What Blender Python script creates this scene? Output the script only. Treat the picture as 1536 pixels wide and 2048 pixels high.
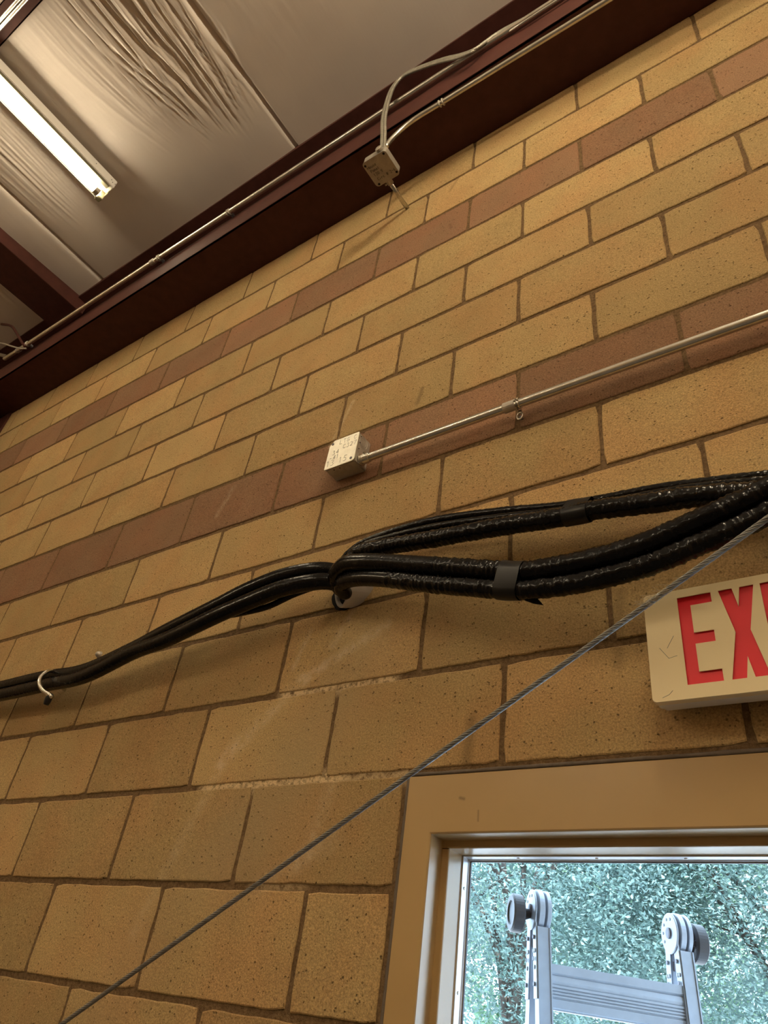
import bpy, bmesh, math, random
from mathutils import Vector, Matrix, noise
PI = math.pi
random.seed(7)
for o in list(bpy.data.objects):
    bpy.data.objects.remove(o, do_unlink=True)
SC = bpy.context.scene
C = SC.collection

# ------------------------------------------------------------------ camera
# world: block wall is the plane y=0, x runs along it, z up, z=0 at the window head
cam_d = bpy.data.cameras.new('camera')
cam = bpy.data.objects.new('camera', cam_d)
C.objects.link(cam)
RT = Vector((0.81645102, 0.56204822, 0.13232357))
DN = Vector((-0.24965313, 0.55024786, -0.7968065))
FW = Vector((-0.52065444, 0.61751849, 0.58956753))
m = Matrix.Identity(4)
for i in range(3):
    m[i][0] = RT[i]; m[i][1] = -DN[i]; m[i][2] = -FW[i]
m[0][3], m[1][3], m[2][3] = 1.00399909, -1.14518148, -0.41869633
cam.matrix_world = m
cam_d.sensor_fit = 'VERTICAL'
cam_d.sensor_height = 36.0
cam_d.lens = 1438.1887 / 2048 * 36.0
cam_d.clip_start = 0.02
cam_d.clip_end = 200
SC.camera = cam

# ------------------------------------------------------------------ light and exposure
SC.view_settings.view_transform = 'Standard'
SC.view_settings.look = 'None'
SC.view_settings.gamma = 1.0
SC.view_settings.use_curve_mapping = False
SC.view_settings.exposure = 0.0
TUBE_STRENGTH = 205.0
TUBE_COLOR = (1.0, 0.82, 0.56, 1)
SKY_STRENGTH = 8.0
world = bpy.data.worlds.new('sky')
SC.world = world
world.use_nodes = True
wn = world.node_tree
bg = wn.nodes['Background']
bg.inputs['Color'].default_value = (0.61, 0.80, 1.0, 1)
bg.inputs['Strength'].default_value = SKY_STRENGTH
sun_d = bpy.data.lights.new('sun', 'SUN')
sun = bpy.data.objects.new('sun', sun_d)
C.objects.link(sun)
sun_d.energy = 14.0
sun_d.color = (1.0, 0.97, 0.92)
sun_d.angle = math.radians(1.0)
sun.rotation_euler = (math.radians(24), math.radians(14), 0)   # from behind the building, lights the trees

# ------------------------------------------------------------------ helpers
def mk(name, base, rough=0.6, metal=0.0, spec=0.5):
    mt = bpy.data.materials.new(name)
    mt.use_nodes = True
    b = mt.node_tree.nodes['Principled BSDF']
    b.inputs['Base Color'].default_value = (*base, 1)
    b.inputs['Roughness'].default_value = rough
    b.inputs['Metallic'].default_value = metal
    b.inputs['Specular IOR Level'].default_value = spec
    return mt
def nd(mt, t, **kw):
    n = mt.node_tree.nodes.new(t)
    for k, v in kw.items():
        setattr(n, k, v)
    return n
def lk(mt, a, b):
    mt.node_tree.links.new(a, b)
def bsdf(mt):
    return mt.node_tree.nodes['Principled BSDF']
def coords(mt, scale=(1, 1, 1)):
    tc = nd(mt, 'ShaderNodeTexCoord')
    mp = nd(mt, 'ShaderNodeMapping')
    mp.inputs['Scale'].default_value = scale
    lk(mt, tc.outputs['Object'], mp.inputs['Vector'])
    return mp.outputs['Vector']
def noise_tex(mt, vec, scale, detail=4, rough=0.6):
    n = nd(mt, 'ShaderNodeTexNoise')
    n.inputs['Scale'].default_value = scale
    n.inputs['Detail'].default_value = detail
    n.inputs['Roughness'].default_value = rough
    lk(mt, vec, n.inputs['Vector'])
    return n.outputs['Fac']
def rng(mt, val, a, b, c=0.0, d=1.0, smooth=False):
    n = nd(mt, 'ShaderNodeMapRange')
    if smooth: n.interpolation_type = 'SMOOTHSTEP'
    n.inputs['From Min'].default_value = a
    n.inputs['From Max'].default_value = b
    n.inputs['To Min'].default_value = c
    n.inputs['To Max'].default_value = d
    lk(mt, val, n.inputs['Value'])
    return n.outputs['Result']
def mth(mt, op, a, b=None, clamp=False):
    n = nd(mt, 'ShaderNodeMath', operation=op)
    n.use_clamp = clamp
    for i, v in enumerate((a, b)):
        if v is None: continue
        if isinstance(v, (int, float)): n.inputs[i].default_value = v
        else: lk(mt, v, n.inputs[i])
    return n.outputs[0]
def mixc(mt, fac, a, b, mode='MIX'):
    n = nd(mt, 'ShaderNodeMix')
    n.data_type = 'RGBA'
    n.blend_type = mode
    for sock, v in ((n.inputs[0], fac), (n.inputs[6], a), (n.inputs[7], b)):
        if isinstance(v, (int, float)): sock.default_value = v
        elif isinstance(v, tuple): sock.default_value = (*v, 1) if len(v) == 3 else v
        else: lk(mt, v, sock)
    return n.outputs[2]
def bump(mt, h, strength=0.3, dist=0.002):
    n = nd(mt, 'ShaderNodeBump')
    n.inputs['Strength'].default_value = strength
    n.inputs['Distance'].default_value = dist
    lk(mt, h, n.inputs['Height'])
    lk(mt, n.outputs['Normal'], bsdf(mt).inputs['Normal'])
    return n
def speckle(mt, base, dark, scale=60, amt=0.5, bumpd=0.0005):
    v = coords(mt)
    n = noise_tex(mt, v, scale, 5)
    c = mixc(mt, mth(mt, 'MULTIPLY', rng(mt, n, .35, .7), amt), base, dark)
    lk(mt, c, bsdf(mt).inputs['Base Color'])
    bump(mt, n, 0.4, bumpd)
def obj(name, bm, mat, parent=None, smooth=False):
    me = bpy.data.meshes.new(name)
    bm.to_mesh(me)
    bm.free()
    mats = mat if isinstance(mat, (list, tuple)) else [mat]
    for q in mats: me.materials.append(q)
    if smooth:
        for p in me.polygons: p.use_smooth = True
    o = bpy.data.objects.new(name, me)
    C.objects.link(o)
    if parent: o.parent = parent
    return o
def thing(name, label, cat, group=None):
    o = bpy.data.objects.new(name, None)
    o.empty_display_size = 0.05
    C.objects.link(o)
    return tag(o, label, cat, group)
def tag(o, label, cat, group=None):
    o['label'] = label; o['category'] = cat
    if group: o['group'] = group
    return o
def struct(o):
    o['kind'] = 'structure'
    return o
def box(bm, x0, x1, y0, y1, z0, z1, bevel=0.0, mi=0):
    n0 = len(bm.verts)
    r = bmesh.ops.create_cube(bm, size=1.0)
    vs = r['verts']
    for v in vs:
        v.co = Vector(((x0 + x1) / 2 + v.co.x * (x1 - x0), (y0 + y1) / 2 + v.co.y * (y1 - y0), (z0 + z1) / 2 + v.co.z * (z1 - z0)))
    fs = set(f for v in vs for f in v.link_faces)
    for f in fs: f.material_index = mi
    if bevel:
        es = set(e for v in vs for e in v.link_edges)
        bmesh.ops.bevel(bm, geom=list(es), offset=bevel, segments=2, affect='EDGES')
def catmull(pts, step=0.01):
    P = [Vector(p) for p in pts]
    P = [P[0] * 2 - P[1]] + P + [P[-1] * 2 - P[-2]]
    out = []
    for i in range(1, len(P) - 2):
        a, b, c, d = P[i - 1:i + 3]
        n = max(2, int((c - b).length / step))
        for k in range(n):
            t = k / n
            out.append(0.5 * ((2 * b) + (c - a) * t + (2 * a - 5 * b + 4 * c - d) * t * t + (3 * b - a - 3 * c + d) * t ** 3))
    out.append(P[-2].copy())
    return out
def tube(bm, path, r, seg=14, rad=None, cap=True):
    """sweep a ring along a list of points; rad(i, angle, s) scales the radius"""
    n = len(path)
    T = [(path[min(i + 1, n - 1)] - path[max(i - 1, 0)]).normalized() for i in range(n)]
    up = Vector((0, 0, 1))
    if abs(T[0].dot(up)) > 0.95: up = Vector((0, 1, 0))
    N = (up - T[0] * up.dot(T[0])).normalized()
    rings = []; s = 0.0
    for i in range(n):
        if i:
            s += (path[i] - path[i - 1]).length
            N = (N - T[i] * N.dot(T[i])).normalized()
        B = T[i].cross(N)
        ring = []
        for k in range(seg):
            a = 2 * PI * k / seg
            rr = r if rad is None else r * rad(i, a, s)
            ring.append(bm.verts.new(path[i] + (N * math.cos(a) + B * math.sin(a)) * rr))
        rings.append(ring)
    for i in range(n - 1):
        for k in range(seg):
            bm.faces.new((rings[i][k], rings[i][(k + 1) % seg], rings[i + 1][(k + 1) % seg], rings[i + 1][k]))
    if cap:
        bm.faces.new(list(reversed(rings[0]))); bm.faces.new(rings[-1])
def cyl(bm, p0, p1, r, seg=20, r2=None):
    p0 = Vector(p0); p1 = Vector(p1)
    L = (p1 - p0).length
    tube(bm, [p0, p1], r, seg, (lambda i, a, s: 1.0 if i == 0 else (r2 / r)) if r2 else None)
def lathe(bm, p0, axis, prof, seg=28):
    """prof: list of (distance along axis, radius)"""
    axis = Vector(axis).normalized(); p0 = Vector(p0)
    up = Vector((0, 0, 1)) if abs(axis.z) < 0.9 else Vector((0, 1, 0))
    N = (up - axis * up.dot(axis)).normalized(); B = axis.cross(N)
    rings = []
    for d, r in prof:
        rings.append([bm.verts.new(p0 + axis * d + (N * math.cos(2 * PI * k / seg) + B * math.sin(2 * PI * k / seg)) * max(r, 1e-4)) for k in range(seg)])
    for i in range(len(rings) - 1):
        for k in range(seg):
            bm.faces.new((rings[i][k], rings[i][(k + 1) % seg], rings[i + 1][(k + 1) % seg], rings[i + 1][k]))
    bm.faces.new(list(reversed(rings[0]))); bm.faces.new(rings[-1])
def text_mesh(name, body, size, mat, matrix, parent, depth=0.0002, shear=0.2, spacing=1.0, line=1.0):
    cu = bpy.data.curves.new(name, 'FONT')
    cu.body = body; cu.size = size; cu.extrude = depth; cu.shear = shear
    cu.space_character = spacing; cu.space_line = line
    tmp = bpy.data.objects.new(name + '_tmp', cu)
    C.objects.link(tmp)
    bpy.context.view_layer.update()
    me = bpy.data.meshes.new_from_object(tmp.evaluated_get(bpy.context.evaluated_depsgraph_get()))
    bpy.data.objects.remove(tmp, do_unlink=True)
    me.materials.clear(); me.materials.append(mat)
    me.transform(matrix)
    o = bpy.data.objects.new(name, me)
    C.objects.link(o); o.parent = parent
    return o
def stroke_text(name, strokes, r, mat, origin, ux, uy, parent):
    """handwritten strokes in the plane (ux, uy); each stroke a list of (x, y)"""
    bm = bmesh.new()
    o = Vector(origin); ux = Vector(ux); uy = Vector(uy)
    for st in strokes:
        pts = [o + ux * p[0] + uy * p[1] for p in st]
        tube(bm, pts, r, 5)
    return obj(name, bm, mat, parent)

# glyph strokes on a 4 x 6 grid
G = {
 'H': [[(0,0),(0,6)],[(3.5,0),(3.5,6)],[(0,3),(3.5,3)]], 'o': [[(1.5,0),(0,1.5),(0.4,3.4),(1.8,3.8),(3,2.4),(2.6,.6),(1.5,0)]],
 'u': [[(0,3.8),(.2,.6),(1.4,0),(2.8,1)],[(2.8,3.8),(2.9,0)]], 's': [[(2.6,3.6),(.8,3.6),(.5,2.2),(2.4,1.7),(2.3,.2),(.2,.2)]],
 'e': [[(0.2,2),(2.8,2.2),(2.2,3.6),(.8,3.6),(0,1.6),(.8,.1),(2.8,.4)]], 'P': [[(0,0),(.3,6)],[(.3,6),(3,5.6),(3,3.4),(.2,3)]],
 'a': [[(2.6,3.4),(1,3.8),(0,1.6),(1,.1),(2.5,1.2)],[(2.7,3.8),(3,0)]], 'n': [[(0,0),(.1,3.8)],[(.1,2.8),(1.6,3.8),(2.6,2.8),(2.8,0)]],
 'l': [[(.6,0),(.6,6)]], '1': [[(.2,4.8),(1.2,6),(1.2,0)]], '2': [[(0,5),(1.2,6),(2.8,5),(2.4,3),(0,0),(3.2,.2)]],
 '0': [[(1.5,0),(0,2),(.3,5),(1.7,6),(3,4),(2.8,1.2),(1.5,0)]], 'V': [[(0,6),(1.6,0),(3.2,6)]],
 'C': [[(3.2,5),(1.8,6),(.2,4.4),(0,1.6),(1.6,0),(3.2,1)]], 'i': [[(.8,0),(.9,3.6)]], 'r': [[(0,0),(.2,3.8)],[(.2,2.6),(1.4,3.8),(2.6,3.2)]],
 'c': [[(2.6,3.4),(1,3.8),(0,2),(.8,.1),(2.8,.5)]], '#': [[(.8,0),(1.4,6)],[(2.4,0),(3,6)],[(0,2),(3.6,2.2)],[(.2,4),(3.8,4.2)]],
 '-': [[(.4,3),(3,3)]], '6': [[(2.8,5.8),(.8,4.4),(0,1.8),(1.4,0),(3,1.4),(2,3),(.2,2.4)]], '3': [[(.2,5.6),(2,6),(2.8,4.6),(1.2,3.2),(3,1.8),(2,0),(0,.4)]],
 '/': [[(0,0),(2.4,6)]], '5': [[(3.2,6),(.8,6),(.4,3.6),(2.4,3.6),(3,1.6),(1.6,0),(0,.6)]], '7': [[(0,6),(3.2,6),(1,0)]],
 '4': [[(2.4,0),(2.6,6),(0,2),(3.4,2.2)]], 'T': [[(0,6),(3.6,6)],[(1.8,6),(1.8,0)]], 'L': [[(.2,6),(0,0),(3,0)]], 'G': [[(3.2,5),(1.8,6),(.2,4.4),(0,1.6),(1.6,0),(3.2,1),(3.2,2.8),(1.8,2.8)]], ' ': [],
}
def write(lines, unit, adv=4.6):
    """lines: list of (x, y, text) in metres -> strokes"""
    out = []
    for x, y, t in lines:
        for j, ch in enumerate(t):
            for st in G[ch]:
                out.append([(x + (j * adv + p[0]) * unit, y + p[1] * unit) for p in st])
    return out

# ------------------------------------------------------------------ materials
def seg_mask(mt, pos, a, b, w, soft=1.0):
    """1 near the segment a-b (x,z on the wall), falling to 0 at distance w"""
    ax_, az = a; bx, bz = b
    sep = nd(mt, 'ShaderNodeSeparateXYZ'); lk(mt, pos, sep.inputs[0])
    px = mth(mt, 'SUBTRACT', sep.outputs[0], ax_); pz = mth(mt, 'SUBTRACT', sep.outputs[2], az)
    dx, dz = bx - ax_, bz - az
    L2 = dx * dx + dz * dz
    t = mth(mt, 'MULTIPLY', mth(mt, 'ADD', mth(mt, 'MULTIPLY', px, dx), mth(mt, 'MULTIPLY', pz, dz)), 1 / L2, clamp=True)
    ex = mth(mt, 'SUBTRACT', px, mth(mt, 'MULTIPLY', t, dx)); ez = mth(mt, 'SUBTRACT', pz, mth(mt, 'MULTIPLY', t, dz))
    d = mth(mt, 'SQRT', mth(mt, 'ADD', mth(mt, 'MULTIPLY', ex, ex), mth(mt, 'MULTIPLY', ez, ez)))
    return rng(mt, d, 0, w, 1, 0, smooth=True)

def block_material(name, base, pits):
    mt = mk(name, base, 0.92, spec=0.15)
    tc = nd(mt, 'ShaderNodeTexCoord'); pos = tc.outputs['Object']
    at = nd(mt, 'ShaderNodeAttribute'); at.attribute_name = 'tone'
    n1 = noise_tex(mt, pos, 270, 5, .8)
    n2 = noise_tex(mt, pos, 7, 4, .55)
    n3 = noise_tex(mt, pos, 90, 3, .6)
    vo = nd(mt, 'ShaderNodeTexVoronoi'); vo.inputs['Scale'].default_value = 115
    lk(mt, pos, vo.inputs['Vector'])
    pit = mth(mt, 'MULTIPLY', rng(mt, vo.outputs['Distance'], .14, .32, 1, 0), rng(mt, n3, .52, .60))
    tone = mth(mt, 'ADD', mth(mt, 'MULTIPLY', at.outputs['Fac'], .26), .87)
    grain = rng(mt, n1, .36, .64, .62, 1.30)
    br = mth(mt, 'MULTIPLY', tone, grain)
    br = mth(mt, 'MULTIPLY', br, rng(mt, n2, .3, .7, .93, 1.07))
    vm = nd(mt, 'ShaderNodeVectorMath', operation='SCALE')
    redder = tuple(c * k for c, k in zip(base, (1.02, .95, .92)))
    greener = tuple(c * k for c, k in zip(base, (.98, 1.01, 1.0)))
    hue = mixc(mt, rng(mt, noise_tex(mt, pos, 4.2, 3), .42, .62), greener, redder)
    lk(mt, hue, vm.inputs[0]); lk(mt, br, vm.inputs['Scale'])
    col = mixc(mt, mth(mt, 'MULTIPLY', pit, pits), vm.outputs[0], tuple(c * .30 for c in base))
    # pale lime streaks that ran down and across from the pipe sleeve
    streak_n = rng(mt, noise_tex(mt, pos, 38, 5, .7), .34, .66)
    washes = [((.10, .335), (-.12, .235), .024, .62), ((-.12, .235), (-.33, .05), .035, .34), ((.00, .40), (-.05, .31), .022, .40),
              ((-.13, .36), (-.16, .27), .014, .35), ((-.30, .10), (-.46, -.30), .03, .22), ((-.02, -.16), (.02, -.02), .03, .25),
              ((-.16, 1.17), (-.215, 1.00), .012, .5), ((-.62, .98), (-.66, .88), .02, .28), ((.05, -.12), (-.12, -.20), .035, .22)]
    for a, b, w, s in washes:
        mk_ = mth(mt, 'MULTIPLY', mth(mt, 'MULTIPLY', seg_mask(mt, pos, a, b, w), streak_n), s)
        col = mixc(mt, mk_, col, (.85, .72, .52))
    # damp grey-green film under the sleeve
    for a, b, w, s in [((.05, .30), (-.18, -.15), .17, .42), ((-.25, -.1), (-.5, -.45), .16, .32), ((-.15, 1.10), (-.2, .92), .10, .20), ((-.86, .82), (-.93, .70), .05, .2)]:
        col = mixc(mt, mth(mt, 'MULTIPLY', seg_mask(mt, pos, a, b, w), s), col, tuple(c * k for c, k in zip(base, (.82, .93, 1.12))))
    # dark smudges
    for a, b, w, s in [((.105, 1.10), (.095, 1.045), .013, .6), ((.33, .01), (.335, .09), .02, .5), ((.62, .16), (.63, .30), .02, .35), ((.10, 2.17), (.13, 2.23), .012, .4), ((.13, 1.9), (.12, 1.93), .01, .3)]:
        col = mixc(mt, mth(mt, 'MULTIPLY', seg_mask(mt, pos, a, b, w), s), col, tuple(c * .35 for c in base))
    lk(mt, col, bsdf(mt).inputs['Base Color'])
    h = mth(mt, 'SUBTRACT', mth(mt, 'ADD', n1, mth(mt, 'MULTIPLY', n3, .8)), mth(mt, 'MULTIPLY', pit, 1.5))
    bump(mt, h, 1.0, 0.0026)
    return mt
M_block = block_material('tan_split_block', (.51, .353, .168), .8)
M_band = block_material('red_brown_block', (.31, .180, .108), .85)
M_mortar = mk('mortar', (.22, .145, .075), .95, spec=.1)
def _mortar():
    mt = M_mortar
    tc = nd(mt, 'ShaderNodeTexCoord'); pos = tc.outputs['Object']
    n = noise_tex(mt, pos, 120, 5, .75)
    col = mixc(mt, rng(mt, n, .3, .7), (.09, .055, .028), (.25, .165, .085))
    cr = rng(mt, noise_tex(mt, pos, 95, 5, .75), .36, .54)
    for a, b, s in [((-.17, .205), (.13, .203), .9), ((-.36, .002), (.03, .0), .95), ((.03, 0.0), (.20, -.002), .6), ((-.13, -.2), (-.02, -.2), .35), ((-.20, 1.015), (-.14, 1.02), .5)]:
        col = mixc(mt, mth(mt, 'MULTIPLY', mth(mt, 'MULTIPLY', seg_mask(mt, pos, a, b, .035), cr), s), col, (.80, .62, .37))
    lk(mt, col, bsdf(mt).inputs['Base Color'])
    bump(mt, n, 1.0, .005)
_mortar()
M_primer = mk('red_oxide_primer', (.065, .023, .018), .55, spec=.2)
speckle(M_primer, (.078, .027, .021), (.045, .015, .012), 18, .6, .0003)
M_galv = mk('galvanized_steel', (.62, .60, .54), .27, .95)
speckle(M_galv, (.70, .68, .62), (.46, .45, .41), 25, .6, .00003)
M_dullgalv = mk('dull_zinc', (.50, .47, .42), .55, .55)
speckle(M_dullgalv, (.50, .465, .41), (.34, .31, .27), 35, .6, .0002)
M_lid = mk('zinc_cover', (.70, .68, .58), .42, .55)
speckle(M_lid, (.74, .72, .62), (.56, .53, .45), 60, .5, .0001)
M_black = mk('black_hose_wrap', (.003, .003, .004), .22, spec=.20)
def _bl():
    v = coords(M_black); n = noise_tex(M_black, v, 150, 3)
    lk(M_black, mixc(M_black, rng(M_black, noise_tex(M_black, v, 9, 3), .4, .65), (.0025, .0025, .0035), (.005, .005, .005)), bsdf(M_black).inputs['Base Color'])
    lk(M_black, rng(M_black, n, .3, .7, .14, .30), bsdf(M_black).inputs['Roughness'])
    bump(M_black, n, .2, .0006)
_bl()
M_tape = mk('black_tape', (.005, .005, .006), .38, spec=.3)
speckle(M_tape, (.005, .005, .006), (.009, .009, .009), 40, .6, .0003)
M_rubber = mk('rubber', (.012, .012, .014), .45)
speckle(M_rubber, (.014, .014, .017), (.03, .03, .034), 30, .5, .0002)
M_pvc = mk('white_plastic_pipe', (.60, .58, .56), .42)
speckle(M_pvc, (.64, .62, .61), (.42, .38, .34), 14, .6, .0002)
M_ink = mk('marker_ink', (.015, .012, .02), .6)
M_pencil = mk('pencil_marks', (.20, .21, .20), .7)
M_dark = mk('dark_recess', (.006, .005, .004), .9)
M_frame = mk('tan_frame_paint', (.43, .29, .125), .42, spec=.45)
def _fr():
    mt = M_frame; v = coords(mt)
    n = noise_tex(mt, v, 5, 4)
    col = mixc(mt, rng(mt, n, .2, .8), (.44, .30, .137), (.415, .280, .125))
    tc = nd(mt, 'ShaderNodeTexCoord')
    for a, b, w, s in [((.322, -.052), (.330, -.054), .005, .6), ((.360, -.075), (.3605, -.092), .003, .5)]:
        col = mixc(mt, mth(mt, 'MULTIPLY', seg_mask(mt, tc.outputs['Object'], a, b, w), s), col, (.10, .06, .03))
    lk(mt, col, bsdf(mt).inputs['Base Color'])
    lk(mt, rng(mt, noise_tex(mt, v, 12, 3), .2, .8, .28, .33), bsdf(mt).inputs['Roughness'])
    bump(mt, noise_tex(mt, v, 260, 2), .15, .0004)
_fr()
M_alu = mk('aluminium_bead', (.66, .68, .70), .35, .35)
speckle(M_alu, (.68, .70, .72), (.58, .60, .62), 40, .4, .0001)
M_caulk = mk('grey_caulk', (.12, .095, .075), .8)
speckle(M_caulk, (.14, .11, .085), (.07, .055, .045), 50, .7, .0006)
M_cream = mk('cream_sign_plastic', (.80, .68, .43), .38)
speckle(M_cream, (.82, .70, .44), (.78, .66, .40), 9, .5, .0001)
M_white = mk('white_enamel', (.78, .77, .74), .38)
speckle(M_white, (.80, .79, .76), (.72, .70, .66), 25, .4, .0001)
M_red = mk('red_sign_lens', (.60, .012, .022), .4)
speckle(M_red, (.80, .018, .036), (.72, .014, .028), 12, .5, .0001)
M_vinyl = mk('insulation_facing', (.66, .61, .53), .40, spec=.45)
def _vi():
    mt = M_vinyl
    v = coords(mt, (1, .09, 1)); n = noise_tex(mt, v, 42, 4, .6)
    v2 = coords(mt, (1, 1, 1)); n2 = noise_tex(mt, v2, 1.6, 3)
    lk(mt, mixc(mt, rng(mt, n2, .35, .65), (.70, .635, .575), (.62, .565, .52)), bsdf(mt).inputs['Base Color'])
    bump(mt, n, .25, .004)
_vi()
def tube_mat(name, k):
    mt = mk(name, (1, 1, 1), .4); b_ = bsdf(mt)
    b_.inputs['Emission Color'].default_value = TUBE_COLOR
    b_.inputs['Emission Strength'].default_value = TUBE_STRENGTH * k
    return mt
M_tube = tube_mat('lit_tube', 1.0)
M_tube_boost = tube_mat('lit_tube_boosted', 1.35)  # emission raised to brighten the ceiling and wall on the right
M_tube_dim = tube_mat('lit_tube_dimmed', .27)  # emission cut so the visible fixture does not white out
M_offtube = mk('unlit_tube_glass', (.82, .80, .72), .2)
M_tray = mk('tray_enamel', (.20, .19, .12), .5)
M_holder = mk('lamp_holder_plastic', (.30, .28, .18), .45)
M_cable = mk('cable_armour', (.30, .28, .24), .5, .6)
M_boxg = mk('weathered_zinc_box', (.36, .33, .28), .5, .5)
speckle(M_cable, (.33, .31, .26), (.18, .17, .14), 60, .6, .0003)
speckle(M_boxg, (.40, .365, .31), (.25, .225, .19), 30, .6, .0002)
M_strand = mk('steel_wire', (.26, .26, .26), .42, .6)
speckle(M_strand, (.27, .27, .26), (.13, .13, .13), 90, .6, .0002)
M_fray = mk('frayed_fibre', (.50, .44, .33), .8)
M_lad = mk('ladder_aluminium', (.40, .43, .50), .38, .30)
speckle(M_lad, (.34, .385, .45), (.27, .31, .36), 30, .6, .0004)
M_rivet = mk('rivet_dark', (.16, .16, .19), .5, .4)
M_plain = mk('painted_block_room', (.36, .27, .17), .9)
speckle(M_plain, (.38, .28, .18), (.33, .25, .15), 40, .6, .001)
M_floor = mk('concrete_floor', (.12, .11, .10), .7)
speckle(M_floor, (.13, .12, .11), (.10, .09, .08), 5, .7, .001)
M_ground = mk('pale_paving', (.68, .69, .70), .9)
speckle(M_ground, (.72, .72, .73), (.60, .60, .60), 6, .7, .02)
M_bark = mk('bark', (.10, .085, .07), .9)
speckle(M_bark, (.13, .11, .095), (.05, .04, .035), 14, .8, .01)
def leaf_mat(name, a, b):
    mt = mk(name, a, .45, spec=.5)
    v = coords(mt); n = noise_tex(mt, v, 1.3, 3)
    n2 = noise_tex(mt, v, 9, 2)
    c = mixc(mt, rng(mt, n, .38, .62), a, b)
    c = mixc(mt, rng(mt, n2, .45, .62, 0, .5), c, tuple(min(1, k * 1.5) for k in a))
    lk(mt, c, bsdf(mt).inputs['Base Color'])
    tr = nd(mt, 'ShaderNodeBsdfTranslucent')
    lk(mt, c, tr.inputs['Color'])
    ad = nd(mt, 'ShaderNodeMixShader'); ad.inputs[0].default_value = .30
    out = mt.node_tree.nodes['Material Output']
    lk(mt, bsdf(mt).outputs[0], ad.inputs[1]); lk(mt, tr.outputs[0], ad.inputs[2]); lk(mt, ad.outputs[0], out.inputs['Surface'])
    return mt
M_leafA = leaf_mat('teal_green_leaf', (.21, .31, .30), (.11, .20, .17))
M_leafB = leaf_mat('fresh_green_leaf', (.22, .34, .22), (.12, .23, .13))

# ------------------------------------------------------------------ block wall
H = 0.2032
BED_OFF = {-2: 0.0026, -1: -0.0003, 0: -0.0007, 1: -0.0005, 2: 0.0022, 3: 0.0033, 4: -0.0068, 5: 0.0007, 6: -0.0037, 7: -0.0024, 8: -0.0032, 9: -0.0009, 10: 0.0007, 11: 0.0061}
HEAD_OFF = {(0, 2): -0.0066, (0, 0): -0.0082, (0, -2): -0.0147, (0, -4): -0.0161, (0, -6): -0.0055, (-1, -1): 0.0007, (-1, -3): -0.0036, (-1, -5): -0.0097, (-1, 1): -0.0036, (-2, 0): 0.0046, (-2, -2): 0.0004, (-2, -4): 0.0026, (1, 1): -0.0025, (1, 3): 0.0017, (1, -1): 0.0029, (1, -3): -0.0013, (1, -5): 0.0032, (2, -2): 0.0019, (3, 1): 0.001, (3, -1): 0.0118, (2, 2): -0.0041, (3, 3): 0.0051, (3, -3): 0.0084, (3, -5): 0.0059, (3, -7): -0.0046, (4, 0): -0.0021, (5, 1): -0.0004, (5, -1): 0.0102, (5, 3): 0.0059, (5, -3): 0.019, (6, 0): -0.0082, (6, -2): 0.0011, (6, 4): -0.0017, (6, 2): -0.0045, (7, 1): 0.0087, (7, 3): 0.0087, (7, 5): 0.0098, (7, -1): 0.0048, (7, -3): 0.0136, (8, 0): 0.0014, (8, 2): -0.0001, (8, 4): 0.0018, (8, -2): 0.0097, (9, 1): -0.0049, (9, 3): -0.0059, (9, 5): -0.0061, (10, 2): -0.0025, (10, 4): 0.0027, (10, 0): -0.0022, (10, -2): -0.0095, (11, -1): -0.0045, (11, 1): -0.0133, (11, 3): -0.0079, (11, 5): -0.0095}

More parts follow.
